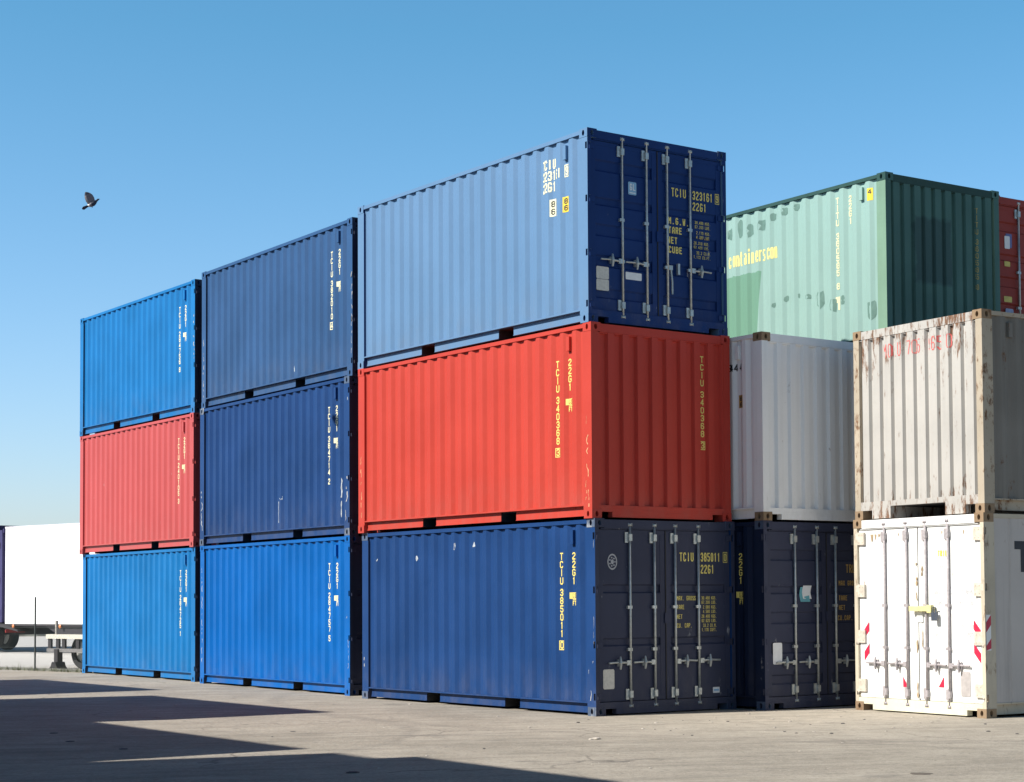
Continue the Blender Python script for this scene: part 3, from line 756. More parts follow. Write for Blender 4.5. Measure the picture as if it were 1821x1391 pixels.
post_scuffs(A2, [(.10, .55, 1.1, .03), (.13, .2, .5, .02), (.07, .15, .42, .025), (5.97, .2, 1.2, .03), (.12, 1.2, 1.4, .01)], SCO)
post_scuffs(A1, [(.09, 1.6, 1.72, .015), (.15, .55, .66, .02), (.06, .66, .72, .015), (.11, .2, .42, .02), (.03, 2.2, 2.3, .01), (5.98, .5, .7, .04), (.04, .9, 1.3, .008)], SCW)
post_scuffs(B2, [(.09, .55, 1.0, .05), (.07, 2.1, 2.3, .03), (.13, .2, .5, .03), (5.97, .2, 1.1, .05)], SCW)
post_scuffs(B3, [(.03, .25, 1.7, .028), (5.97, .2, 1.3, .03)], SCW); post_scuffs(B1, [(.10, 1.25, 1.32, .03), (5.97, .4, 2.2, .03), (.06, .4, .9, .02)], SCW)
post_scuffs(C3, [(.06, 1.7, 1.95, .05), (.05, 1.0, 1.5, .04)], SCW)

# ------------------------------------------------------------------ row behind: white over navy, then green, then brick red
D2 = container('grey white container with a blank ribbed end, above navy doors', 1, (2.708, 25.080), 53.66, GREY, 'wall', cast=RUSTY, group=ST)
D1 = container('navy container with a cyan edged sticker on its doors, under the grey white one', 0, (2.708, 25.106), 53.66, NAVY, 'ribbed', side=NAVY_SHADE, cast=STEEL_W, hz=0.64, group=ST)
E3 = container('mint green container with touched up patches and a dark green end', 2, (4.727, 26.738), 55.01, GREEN_E, 'tight', side=MINT, frame=GREEN_F, group=ST)
E2 = container('grey container hidden under the mint green one, behind the rusty white one', 1, (4.727, 26.738), 55.01, GREY, 'wall', group=ST)
E1 = container('navy container hidden at the foot of the stack under the mint green one', 0, (4.727, 26.738), 55.01, NAVY, 'wall', group=ST)
_a = R(55.01); gF = (4.727 + math.sin(_a) * 2.50 - math.cos(_a) * .18, 26.738 + math.cos(_a) * 2.50 + math.sin(_a) * .18)
G3 = container('brick red container with stickers on its doors at the right edge, beside the green one', 2, gF, 55.01, BRICK, 'ribbed', group=ST)
G2 = container('grey container hidden under the brick red one', 1, gF, 55.01, GREY, 'wall', group=ST)
G1 = container('navy container hidden at the foot of the stack under the brick red one', 0, gF, 55.01, NAVY, 'wall', group=ST)
# markings of the navy container under the grey white one
side_number(D1, 'TRLU 284610 3', YEL)
door_text(D1, 'ribbed', [('TRLU', 1.60, 1.88, .12, .05, .016, 0), ('460217', 1.96, 1.88, .12, .04, .016, 0), ('MAX GROSS', 1.455, 1.70, .07, .033, .011, 0), ('TARE', 1.455, 1.49, .07, .033, .011, 0), ('NET', 1.455, 1.355, .07, .033, .011, 0), ('CU.CAP.', 1.455, 1.21, .07, .033, .011, 0)],
          plain('ochre_lettering', (.46, .30, .09), .6, 0, .1))
dl = child(D1, '_dl')
dpanel(dl, STICK, 'ribbed', .185, .355, .62, .915, 'data_plate')
def curl(mb, w0, w1, z0, z1, dx):
    n = 6; vs_ = []
    for i in range(n + 1):
        q = i / n; bow = .012 * math.sin(q * math.pi)
        z = z0 + (z1 - z0) * q; vs_ += [(HL - DF + .004 + dx, w0 - bow * 2 - HW, z), (HL - DF + .004 + dx + bow * .5, w1 - bow * 2.5 - HW, z)]
    mb.add(vs_, [(2 * i, 2 * i + 1, 2 * i + 3, 2 * i + 2) for i in range(n)])
marking('peeling_sticker', dl, plain('cyan_sticker', (.12, .38, .46), .45, 0, .1), lambda mb: curl(mb, .715, .90, 1.475, 1.68, 0))
marking('sticker_paper', dl, STICK, lambda mb: curl(mb, .765, .925, 1.515, 1.70, .002))
# grey white container: code letters and label on its narrow visible side
sp = child(D2, '_sp'); mp = long_map(-1)
marking('serial_number', sp, INK, lambda mb: line_text(mb, 'TRIU 284', HL - 1.30, 2.10, .10, .062, .018, mp, pitch=.1, cell=.012))
for u_ in (.50, .67): marking('serial_digit', sp, INK, lambda mb: glyph(mb, '4', HL - u_, 2.10, .06, .10, .018, mp, .012))
marking('height_label', sp, INK, lambda mb: rect(mb, HL - .86, HL - .74, 1.62, 1.84, mp, 0, .012))
label_panel(sp, plain('orange_label', (.42, .24, .05), .6), .47, 1.58, 1.76, .11, 'height_label')
# green container
sp = child(E3, '_sp')
for o in E3.children:
    if o.name.split('.')[0] in ('top_rail', 'corner_casting', 'end_header', 'end_sill', 'bottom_rail'): o.material_slots[0].material = GREEN_R
marking('serial_number', sp, CRM, lambda mb: column_text(mb, 'TITU 360585 8', HL - 1.06, 2.40, mp, h=.10, w=.075, pitch=.112, gap=.09, sw=.02))
marking('size_code', sp, CRM, lambda mb: column_text(mb, '22G1', HL - .78, 2.385, mp, h=.10, w=.07, pitch=.112, sw=.02))
marking('height_label', sp, CRM, lambda mb: rect(mb, HL - 1.12, HL - 1.02, .80, .89, mp, 0, .012) or rect(mb, HL - 1.07, HL - 1.02, .69, .80, mp, 0, .012))
def _trade(mb):
    word = 'containerscom'; k = 7
    trip = [word[-3 * q - 3:len(word) - 3 * q] for q in range(4)] + [word[:1]]
    for q, tr in enumerate(trip):
        c = 0.523 + 0.278 * (k + q)
        for n_, ch in enumerate(tr): glyph(mb, ch, HL - (c + .172 - .070 * (n_ + 3 - len(tr))), 1.70, .064, .25, .028, mp, .012)
marking('trade_lettering', sp, plain('pale_yellow_lettering', (.80, .68, .24), .6, 0, .05), _trade)
label_panel(sp, LABEL_Y, .345, 2.225, 2.41, .10, 'height_label', '4')
def blob(mb, u, z, w, h, f):
    x = HL - u; n = 12
    pts = [(x + w / 2 * math.copysign(abs(math.cos(2 * math.pi * k / n)) ** .6, math.cos(2 * math.pi * k / n)) * random.uniform(.8, 1.1), z + h / 2 * math.copysign(abs(math.sin(2 * math.pi * k / n)) ** .6, math.sin(2 * math.pi * k / n)) * random.uniform(.75, 1.15)) for k in range(n)]
    mb.add([f(x, z, 0)] + [f(*q, 0) for q in pts], [(0, 1 + k, 1 + (k + 1) % n) for k in range(n)])
for (px, pz, w, h) in [(a_ + (.10 if a_ < .3 else .34 if b_ > 2 else .30), b_, c_ * 1.45, d_) for a_, b_, c_, d_ in [(3.22, 2.26, .11, .19), (2.97, 2.30, .08, .30), (2.72, 2.24, .10, .22), (2.44, 2.28, .12, .19), (2.17, 2.36, .09, .12), (1.90, 2.40, .09, .12), (1.62, 2.42, .08, .12),
                       (2.22, .96, .05, .08), (1.92, 1.02, .07, .09), (1.64, 1.03, .03, .08), (1.41, .98, .07, .08), (1.14, .90, .10, .26), (.86, .78, .09, .22), (.64, .82, .06, .14), (.24, .60, .11, .30)]]:
    mb = MB(); blob(mb, px, pz, w, h, long_map(-1, .0018)); obj('touch_up_patch', mb.mesh('touch_up_patch'), PATCH, sp)
marking('serial_number', child(E3, '_ep'), plain('dull_yellow_lettering', (.34, .27, .07), .6), lambda mb: column_text(mb, 'TITU 360585 8', 1.94, 2.275, end_map('tight'), h=.085, w=.055, pitch=.107, gap=.05, sw=.014, cell=.012))
# end number of the red container
marking('serial_number', child(A2, '_ep'), YEL, lambda mb: column_text(mb, 'TCIU 340368 3', 1.965, 2.28, end_map('wall'), h=.09, w=.06, pitch=.109, gap=.05, sw=.015, cell=.012, boxed_last=True))
# stickers on the brick red doors
dl = child(G3, '_dl')
dpanel(dl, plain('violet_blue_sticker', (.10, .12, .32), .5), 'ribbed', .32, .46, 1.80, 2.02, 'sticker', .002); dpanel(dl, STICK, 'ribbed', .29, .41, 1.78, 1.98, 'sticker', .004)
dpanel(dl, plain('pale_yellow_sticker', (.55, .45, .10), .5), 'ribbed', .28, .41, 1.50, 1.58, 'sticker'); dpanel(dl, plain('pale_yellow_sticker', (.55, .45, .10), .5), 'ribbed', .26, .44, .94, 1.03, 'sticker')
dpanel(dl, plain('grey_blue_sticker', (.25, .30, .48), .5), 'ribbed', .29, .47, .62, .84, 'sticker')

# ------------------------------------------------------------------ stack at the right: rusty white over a white reefer
F2 = container('rusty white container with a ribbed end, red numbers and a tunnel notch, on the reefer', 1, (5.298, 23.206), 57.43, RUSTW, 'tunnel', post_end=RUSTF, side=RUSTS, frame=RUSTF, cast=RUSTY, vis=1, rot_end=True, group=ST, end_mat=RUSTW)
F1 = container('white refrigerated container with red striped warning tape, on the ground at the right', 0, (5.269, 23.155), 57.22, REEF, 'plain', post_end=REEF_F, side=REEF_S, frame=REEF_F, cast=RUSTY, vis=1, rot_end=True, group=ST, end_mat=REEF, hz=0.645, flat_side=True,
               rod_mat=plain('dull_white_rod_paint', (.36, .33, .34), .5, 0, .2, 25))
marking('serial_number', child(F2, '_ep'), REDL, lambda mb: line_text(mb, 'MOLU 705 965 0', .60, 2.165, .185, .062, .013, end_map('tight'), pitch=.092, cell=.012))
# gooseneck tunnel roof and back, coloured black for the shade inside
obj('gooseneck_tunnel', MB().box(HL - 1.6, HL - .1005, -.515, .515, .1605, .1640).box(HL - 1.62, HL - 1.6, -.515, .515, .0, .160).mesh('gooseneck_tunnel'), RUBBER_SHADE(), F2)
mpR = lambda s, t, o: (HL - s, (HW - OUT) + .0025 + o, t)
sp = child(F1, '_sp')
def _T(mb):
    rect(mb, .555, .90, 2.13, 2.235, mpR); rect(mb, .665, .79, 1.84, 2.13, mpR)
marking('trade_lettering', sp, INK, _T)
dl, drr = child(F1, '_dl'), child(F1, '_dr')
CRIM = plain('crimson_tape', (.50, .02, .06), .45, 0, .08); SILV = plain('white_tape', (.78, .78, .78), .4, 0, .03)
def tape(parent, v0, v1, z0, z1, flip, side=False):
    X = HL - DF + .004
    P_ = (lambda v, z, o: (X + o, v - HW, z)) if not side else (lambda v, z, o: (HL - v, HW - .004 + .002 + o, z))
    marking('warning_tape', parent, SILV, lambda mb: mb.add([P_(v0, z0, 0), P_(v1, z0, 0), P_(v1, z1, 0), P_(v0, z1, 0)], [(0, 1, 2, 3)]))
    def red(mb):
        w = v1 - v0; z = z1; k = 0
        while z > z0 + .02:
            h = .17; lo = max(z0, z - h)
            a_, b_ = (w * 1.1, 0) if flip else (0, w * 1.1)
            q = [(v0, z - a_), (v1, z - b_), (v1, z - b_ - h * .75), (v0, z - a_ - h * .75)]
            q = [(v, max(z0, zz)) for v, zz in q]
            mb.add([P_(v, zz, .0012) for v, zz in q], [(0, 1, 2, 3)]); z -= h * 1.75
    marking('warning_stripes', parent, CRIM, red)
tape(dl, .155, .255, .66, 1.20, True); tape(drr, 2.205, 2.325, .66, 1.24, False)
tape(F1, .02, .105, .85, 1.30, True, True)
for v0, v1, z0, z1 in ((.90, 1.0, .34, .48), (1.66, 1.56, .36, .50)):
    marking('warning_triangle', dl if v0 < 1.2 else drr, CRIM, lambda mb: mb.add([(HL - DF + .002, v0 - HW, z0), (HL - DF + .002, v1 - HW, z0), (HL - DF + .002, v0 - HW, z1)], [(0, 1, 2)]))
dpanel(drr, plain('grey_sheet_plate', (.40, .37, .36), .6), 'plain', 1.965, 2.13, .255, .575, 'data_plate')
dpanel(drr, plain('pale_grey_sticker', (.62, .63, .66), .5), 'plain', 1.565, 1.765, 2.045, 2.14, 'number_sticker')
marking('sticker_text', drr, LABEL_Y, lambda mb: line_text(mb, 'TRIU', 1.585, 2.055, .075, .034, .014, lambda s, t, o: (HL - DF + .0062 + o, s - HW, t), cell=.2))
for q, v, z in (('22R1', 1.6, 1.88), ('MAX GROSS', 1.50, 1.56), ('TARE', 1.50, 1.42), ('NET', 1.50, 1.02), ('27.000', 1.95, 1.56), ('24.140', 1.95, 1.42), ('21.200', 1.95, 1.02), ('59.520', 1.95, 1.12)): marking('door_lettering', drr, plain('faint_grey_lettering', (.60, .60, .62), .6), lambda mb: line_text(mb, q, v, z, .06, .032, .010, end_map('plain'), cell=.2))
for s, par in ((-1, dl), (1, drr)):
    for z in (2.33, 1.62, 1.0, .34):
        y0, y1 = sorted((s * (HW - .02), s * (HW - .20)))
        mb = MB().box(HL - DF - .001, HL - .006, y0, y1, z - .085, z + .085)
        mb.tube([(HL - .02, s * (HW - .055), z - .10), (HL - .02, s * (HW - .055), z + .10)], .017, 8)
        for k in (-1, 1):
            for j in (.10, .165): mb.tube([(HL - .007, s * (HW - j), z + k * .05), (HL - .001, s * (HW - j), z + k * .05)], .009, 6)
        obj('hinge', mb.mesh('hinge'), plain('stained_hinge_paint', (.56, .50, .42), .6, 0, .2, 14), par)
lock = MB().box(HL + .002, HL + .05, 1.12 - HW, 1.46 - HW, 1.345, 1.41).box(HL + .001, HL + .058, 1.4605 - HW, 1.535 - HW, 1.325, 1.425).box(HL - .03, HL + .0005, 1.13 - HW, 1.16 - HW, 1.35, 1.40).box(HL - .03, HL + .0005, 1.47 - HW, 1.50 - HW, 1.34, 1.41)
lb = obj('lock_bar', lock.mesh('lock_bar'), plain('yellow_lock_paint', (.72, .66, .30), .5, 0, .1), drr)
mb = MB().box(HL + .0, HL + .05, 1.532 - HW, 1.60 - HW, 1.22, 1.33).tube([(HL + .025, 1.545 - HW, 1.33), (HL + .025, 1.55 - HW, 1.40), (HL + .025, 1.585 - HW, 1.40), (HL + .025, 1.59 - HW, 1.33)], .009, 8)
obj('padlock', mb.mesh('padlock'), plain('grey_blue_padlock', (.10, .12, .16), .4, .4), drr)
# brown sealant showing along the meeting edge and top corners of the reefer doors
def peel(mb):
    for v, zs in ((1.185, (.20, 2.42)), (1.29, (.2, 2.40))):
        z = zs[0]
        while z < zs[1]:
            h = random.uniform(.05, .3)
            if random.random() < .55:
                n = 5; rows = []
                for i in range(n + 1):
                    w = random.uniform(.004, .022) * (.2 if i in (0, n) else 1); zz = z + h * i / n; dx = random.uniform(-.006, .006)
                    rows += [(HL - DF + .0095, v + dx - w - HW, zz), (HL - DF + .0095, v + dx + w - HW, zz)]
                mb.add(rows, [(2 * i, 2 * i + 1, 2 * i + 3, 2 * i + 2) for i in range(n)])
            z += h + random.uniform(.03, .2)
    for v, w, z0 in ((.33, .03, 2.27), (.40, .02, 2.30), (.47, .025, 2.33), (.56, .02, 2.28), (.85, .01, 2.33), (.95, .012, 2.33), (1.66, .012, 2.33), (1.78, .01, 2.34), (2.05, .012, 2.32)):
        mb.add([(HL - DF + .003, v - w - HW, 2.38), (HL - DF + .003, v + w - HW, 2.38), (HL - DF + .003, v + w * .6 - HW, z0 + .03), (HL - DF + .003, v - w * .2 - HW, z0)], [(0, 1, 2, 3)])
marking('peeling_paint', drr, plain('brown_primer', (.34, .25, .15), .8, 0, .3, 25), peel)
for o in F1.children:
    if o.name.startswith('end_sill'): o.material_slots[0].material = REEF_Y

# ------------------------------------------------------------------ opposite row, outside the picture on the left: throws the shadows
ST2 = 'containers of the opposite row outside the picture'
for n_, (px, py, left, high) in enumerate(((-7.02, 32.21, 0, 3), (-3.18, 25.40, 0, 3), (-2.65, 19.07, 0, 3), (-1.44, 18.04, 1, 3), (-2.31, 18.55, 1, 4))):
    k_ = high * H / math.tan(SUN_EL)
    cx, cy = px + math.sin(SUN_AZ) * k_, py + math.cos(SUN_AZ) * k_
    aa = R(53.66); ex = Vector((math.cos(aa), -math.sin(aa))); ey = Vector((math.sin(aa), math.cos(aa)))
    f = Vector((cx, cy)) - ey * W + (ex * L if left else Vector((0, 0)))
    for lv in range(high): container('container in the opposite row, left of the camera', lv, (f.x, f.y), 53.66, (GREY, NAVY_SIDE, RED)[(n_ + lv) % 3], 'wall', group=ST2)

# ------------------------------------------------------------------ ground
def ground_mat():
    m, nt, p = _base('yard_concrete')
    tc = nt.nodes.new('ShaderNodeTexCoord'); v = tc.outputs['Object']
    x, y, z = _sep(nt, v)
    big = _noise(nt, v, 0.22, 4, .55); mid = _noise(nt, v, 1.3, 6, .62); fine = _noise(nt, v, 22, 5, .65); grit = _noise(nt, v, 90, 3, .7)
    c = _mix(nt, _ramp(nt, big, .35, .65), (.255, .228, .186), (.372, .332, .274))
    c = _mix(nt, _math(nt, 'MULTIPLY', _ramp(nt, mid, .42, .72), .55), c, (.47, .425, .355))
    c = _mix(nt, _math(nt, 'MULTIPLY', _ramp(nt, fine, .48, .68), .60), c, (.150, .138, .122))
    c = _mix(nt, _math(nt, 'MULTIPLY', _ramp(nt, grit, .52, .68), .45), c, (.47, .44, .39))
    gr2 = _noise(nt, v, 7.5, 6, .75)
    c = _mix(nt, _math(nt, 'MULTIPLY', _ramp(nt, gr2, .54, .70), .55), c, (.155, .145, .132))
    c = _mix(nt, _math(nt, 'MULTIPLY', _ramp(nt, gr2, .46, .30), .50), c, (.44, .41, .36))
    # tyre arcs: thin dark rings around far points
    for (cx, cy, r0, w, st) in ((-2.0, 12.0, 8.9, .16, .30), (-2.0, 12.0, 8.1, .14, .22), (6.0, 30.0, 10.6, .18, .25), (1.5, 10.5, 9.2, .15, .28), (1.5, 10.5, 10.9, .16, .22), (-8.0, 21.0, 6.2, .15, .25)):
        d = nt.nodes.new('ShaderNodeVectorMath'); d.operation = 'DISTANCE'; nt.links.new(v, d.inputs[0]); d.inputs[1].default_value = (cx, cy, 0)
        wob = _math(nt, 'MULTIPLY', mid, .5)
        f = _ramp(nt, _math(nt, 'ABSOLUTE', _math(nt, 'SUBTRACT', _math(nt, 'ADD', d.outputs['Value'], wob), r0 + .25)), w, w * .3, 0, 1)
        cl = nt.nodes.new('ShaderNodeClamp'); nt.links.new(f, cl.inputs[0])
        c = _mix(nt, _math(nt, 'MULTIPLY', _math(nt, 'MULTIPLY', cl.outputs[0], st), _ramp(nt, big, .3, .6)), c, (.12, .112, .105))
    # pale dusty spill in front of the inner corner, and chalky streaks
    du = nt.nodes.new('ShaderNodeVectorMath'); du.operation = 'DISTANCE'; nt.links.new(v, du.inputs[0]); du.inputs[1].default_value = (2.7, 23.0, 0)
    dust = _math(nt, 'MULTIPLY', _ramp(nt, du.outputs['Value'], 4.6, .6), _ramp(nt, _noise(nt, v, 3.4, 8, .75), .34, .60))
    cl = nt.nodes.new('ShaderNodeClamp'); nt.links.new(dust, cl.inputs[0])
    c = _mix(nt, _math(nt, 'MULTIPLY', cl.outputs[0], .75), c, (.50, .44, .36))
    st = _noise(nt, v, 2.6, 6, .7, (.45, 1.6, 1)); c = _mix(nt, _math(nt, 'MULTIPLY', _ramp(nt, st, .64, .72), .5), c, (.48, .45, .40))
    oil = _noise(nt, v, .9, 3, .5); c = _mix(nt, _math(nt, 'MULTIPLY', _ramp(nt, oil, .66, .74), .45), c, (.10, .095, .09))
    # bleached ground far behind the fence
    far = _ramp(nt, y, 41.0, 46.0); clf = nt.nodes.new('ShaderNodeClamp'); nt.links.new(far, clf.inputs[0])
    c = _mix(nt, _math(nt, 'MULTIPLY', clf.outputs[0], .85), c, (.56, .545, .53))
    # long faint drag streaks and dark grit
    mpn = nt.nodes.new('ShaderNodeMapping'); mpn.inputs['Rotation'].default_value = (0, 0, R(-12)); nt.links.new(v, mpn.inputs['Vector'])
    drag = _noise(nt, mpn.outputs[0], 1.6, 7, .7, (.22, 2.4, 1))
    c = _mix(nt, _math(nt, 'MULTIPLY', _ramp(nt, drag, .52, .70), .50), c, (.155, .142, .125))
    c = _mix(nt, _math(nt, 'MULTIPLY', _ramp(nt, drag, .46, .32), .45), c, (.44, .40, .335))
    spk = nt.nodes.new('ShaderNodeTexVoronoi'); spk.inputs['Scale'].default_value = 7.0; nt.links.new(v, spk.inputs['Vector'])
    c = _mix(nt, _math(nt, 'MULTIPLY', _math(nt, 'LESS_THAN', spk.outputs['Distance'], .085), _ramp(nt, mid, .48, .62, 0, .8)), c, (.09, .082, .072))
    spk2 = nt.nodes.new('ShaderNodeTexVoronoi'); spk2.inputs['Scale'].default_value = 9.5; nt.links.new(v, spk2.inputs['Vector'])
    c = _mix(nt, _math(nt, 'MULTIPLY', _math(nt, 'LESS_THAN', spk2.outputs['Distance'], .085), _ramp(nt, mid, .52, .42, 0, .8)), c, (.58, .54, .47))
    # cracks
    vor = nt.nodes.new('ShaderNodeTexVoronoi'); vor.feature = 'DISTANCE_TO_EDGE'; vor.inputs['Scale'].default_value = .35
    wv = nt.nodes.new('ShaderNodeVectorMath'); wv.operation = 'ADD'; nt.links.new(v, wv.inputs[0])
    nn = nt.nodes.new('ShaderNodeTexNoise'); nn.inputs['Scale'].default_value = 1.1; nn.inputs['Detail'].default_value = 5; nt.links.new(v, nn.inputs['Vector'])
    nt.links.new(nn.outputs['Color'], wv.inputs[1]); nt.links.new(wv.outputs[0], vor.inputs['Vector'])
    c = _mix(nt, _math(nt, 'MULTIPLY', _ramp(nt, vor.outputs['Distance'], .010, .002), _ramp(nt, big, .45, .6, 0, .6)), c, (.09, .082, .075))
    nt.links.new(c, p.inputs['Base Color']); p.inputs['Roughness'].default_value = .88; p.inputs['Specular IOR Level'].default_value = .25
    bp = nt.nodes.new('ShaderNodeBump'); bp.inputs['Strength'].default_value = .75; bp.inputs['Distance'].default_value = .016
    h = _math(nt, 'ADD', _math(nt, 'MULTIPLY', fine, .7), _math(nt, 'MULTIPLY', grit, .5)); h = _math(nt, 'ADD', h, _math(nt, 'MULTIPLY', mid, 2.0))
    nt.links.new(h, bp.inputs['Height']); nt.links.new(bp.outputs[0], p.inputs['Normal'])
    return m
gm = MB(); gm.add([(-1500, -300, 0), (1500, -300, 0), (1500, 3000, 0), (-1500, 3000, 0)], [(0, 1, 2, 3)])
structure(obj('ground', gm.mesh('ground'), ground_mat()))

# ------------------------------------------------------------------ pigeon
def pigeon():
    mb = MB()
    n = 12
    prof = [(-.150, .006, .0), (-.125, .012, .0), (-.10, .022, -.002), (-.07, .034, -.006), (-.03, .045, -.010), (.01, .046, -.010), (.045, .038, -.004), (.075, .026, .008), (.098, .019, .018), (.115, .0195, .024), (.130, .016, .025), (.141, .008, .022)]
    vs_ = []
    for x, r, z in prof:
        for k in range(n):
            a_ = 2 * math.pi * k / n; vs_.append((x, r * math.cos(a_), z + r * .92 * math.sin(a_)))
    fs = [(i * n + k, i * n + (k + 1) % n, (i + 1) * n + (k + 1) % n, (i + 1) * n + k) for i in range(len(prof) - 1) for k in range(n)]
    o0 = len(mb.v); mb.add(vs_, fs + [tuple(range(n)), tuple((len(prof) - 1) * n + k for k in range(n))], 0)
    for i, f in enumerate(mb.f):
        if i < len(prof) * n:
            r_ = i // n
            if r_ in (2,): mb.m[i] = 2          # white rump
            elif r_ in (3,): mb.m[i] = 1
    mb.tube([(.139, 0, .022), (.150, 0, .018), (.158, 0, .012)], [.006, .0045, .001], 6, 3)   # beak
    for s in (-1, 1): mb.tube([(.124, s * .015, .029), (.124, s * .0185, .029)], [.003, .001], 6, 3)
    # tail fan
    tl = [(-.095, .022), (-.185, .044), (-.212, .020), (-.218, .0), (-.212, -.020), (-.185, -.044), (-.095, -.022)]
    mb.prism(tl, 'z', -.006, .002, 0)
    # feet tucked
    for s in (-1, 1): mb.tube([(-.03, s * .014, -.045), (-.045, s * .014, -.066), (-.06, s * .014, -.07)], [.005, .004, .003], 6, 3)
    # raised wings
    for s in (-1, 1):
        root = [(.045, .030), (-.06, .030)]
        st = [  # (spanwise out, up, leading x, trailing x)
            (.026, .010, .058, -.085), (.062, .055, .074, -.092), (.095, .098, .072, -.084), (.122, .134, .052, -.066), (.140, .164, .020, -.042), (.148, .180, -.010, -.026)]
        vs_ = []
        for o_, u_, a_, b_ in st:
            for t_ in (0, 1):
                for q in (0, .35, .7, 1):
                    x_ = a_ + (b_ - a_) * q; cam_ = .008 * math.sin(q * math.pi)
                    vs_.append((x_, s * (o_ + cam_ + (.004 if t_ else 0)), u_))
        fs = []
        for i in range(len(st) - 1):
            for t_ in (0, 1):
                for q in range(3):
                    a0 = i * 8 + t_ * 4 + q; fs.append((a0, a0 + 1, a0 + 9, a0 + 8))
            for q in (0, 3): a0 = i * 8 + q; fs.append((a0, a0 + 4, a0 + 12, a0 + 8))
        j = (len(st) - 1) * 8; fs.append((j, j + 1, j + 2, j + 3, j + 7, j + 6, j + 5, j + 4))
        k0 = len(mb.f); mb.add(vs_, fs, 1)
        for i in range(k0, len(mb.f)):
            if (i - k0) // 8 >= 3: mb.m[i] = 0
    return mb.mesh('pigeon', True)
pg = obj('pigeon', pigeon(), [plain('slate_feathers', (.022, .028, .050), .7), plain('grey_feathers', (.17, .16, .18), .75), plain('white_feathers', (.75, .75, .73), .8), plain('dark_beak', (.05, .04, .04), .5)])
pg.location = (-7.386, 28.65, 7.79)
pg.scale = (.86, .86, .86)
pg.rotation_euler = (R(-28), R(-30), R(14))
tag(pg, 'grey pigeon with a white rump and raised wings flying in the open sky', 'bird')

# ------------------------------------------------------------------ chain link fence beyond the yard
fd = Vector((.76, -.65, 0)).normalized()
FP = Vector((-12.04, 41.82, 0))
fence = thing('chain_link_fence', 'low chain link fence with a thin dark post behind the containers', 'fence', FP, math.atan2(fd.y, fd.x))
FMAT = plain('dark_fence_steel', (.055, .065, .062), .6, .4)
for i, s in enumerate((-4.0, 0, 4.0)):
    mb = MB().tube([(s, 0, 0), (s, 0, 1.66)], .020, 8); mb.tube([(s, 0, 1.66), (s, 0, 1.675)], [.024, .008], 8)
    obj('post', mb.mesh('post'), FMAT, fence)
mb = MB(); h = 1.0; x0, x1, st_ = -4.0, 4.0, .062
k = 0
x = x0 - h
while x < x1:
    for sg in (1, -1):
        a = Vector((x, 0, 0)) if sg > 0 else Vector((x + h, 0, 0)); b = Vector((x + h, 0, h)) if sg > 0 else Vector((x, 0, h))
        pts = []
        for t_ in (0, 1):
            pts.append(a.lerp(b, t_))
        lo, hi = 0.0, 1.0
        d = b.x - a.x
        t0, t1 = sorted(((x0 - a.x) / d, (x1 - a.x) / d)); lo, hi = max(0, t0), min(1, t1)
        if hi - lo > .02:
            q0, q1 = a.lerp(b, lo), a.lerp(b, hi); w = .0022
            mb.add([(q0.x - w, .003 * sg, q0.z), (q0.x + w, .003 * sg, q0.z), (q1.x + w, .003 * sg, q1.z), (q1.x - w, .003 * sg, q1.z)], [(0, 1, 2, 3)])
    x += st_
for z in (.03, .52, .98): mb.tube([(x0, 0, z), (x1, 0, z)], .003, 5)
obj('wire_mesh', mb.mesh('wire_mesh'), FMAT, fence)
# weeds and a low kerb along the foot of the fence
kb = obj('kerb', MB().box(-9, 9, .05, .30, 0, .05).mesh('kerb'), plain('mossy_kerb_concrete', (.20, .20, .17), .9, 0, .3, 8)); kb.location = FP; kb.rotation_euler = (0, 0, math.atan2(fd.y, fd.x)); structure(kb)
mb = MB()
for i in range(260):
    x = random.uniform(-4, 2.2); y = random.uniform(-.12, .02); hh = random.uniform(.03, .14) * (1.6 if random.random() < .12 else 1); w = .008; an = random.uniform(0, 6.28); lx, ly = random.uniform(-.05, .05), random.uniform(-.05, .05)
    mb.add([(x - w * math.cos(an), y - w * math.sin(an), 0), (x + w * math.cos(an), y + w * math.sin(an), 0), (x + lx, y + ly, hh)], [(0, 1, 2)])
gr = obj('weeds', mb.mesh('weeds'), plain('dry_weeds', (.10, .11, .05), .9, 0, .3, 6)); gr.location = FP; gr.rotation_euler = (0, 0, math.atan2(fd.y, fd.x)); gr['kind'] = 'stuff'; gr['label'] = 'dry weeds along the foot of the fence'; gr['category'] = 'weeds'

# ------------------------------------------------------------------ vehicles beyond the fence
WHITE_T = paint('trailer_white_paint', (.86, .86, .86), var=.01, dirt=.02)
CHASSIS = plain('dark_chassis_paint', (.03, .025, .028), .6); TYRE = RUBBER_SHADE()
def wheel(parent, x, y, r=.48, w=.28):
    mb = MB(); pts = [(-w / 2, r * .62), (-w / 2, r * .93), (-w * .36, r), (w * .36, r), (w / 2, r * .93), (w / 2, r * .62)]
    n = 24; vs_ = []
    for k in range(n):
        a_ = 2 * math.pi * k / n
        for q, rr in pts: vs_.append((rr * math.cos(a_), q, rr * math.sin(a_)))
    m = len(pts); mb.add(vs_, [(k * m + i, k * m + i + 1, ((k + 1) % n) * m + i + 1, ((k + 1) % n) * m + i) for k in range(n) for i in range(m - 1)])
    wo_ = obj('wheel', mb.mesh('wheel'), TYRE, parent); wo_.location = (x, y, r)
    mb = MB().tube([(0, -w * .42, 0), (0, -w * .30, 0), (0, w * .42, 0)], [r * .3, r * .62, r * .62], 20)
    mb.tube([(0, -w * .55, 0), (0, -w * .3, 0)], r * .2, 12)
    obj('rim', mb.mesh('rim'), plain('pale_wheel_rim', (.42, .42, .40), .5, .3), wo_, None)
    return wo_
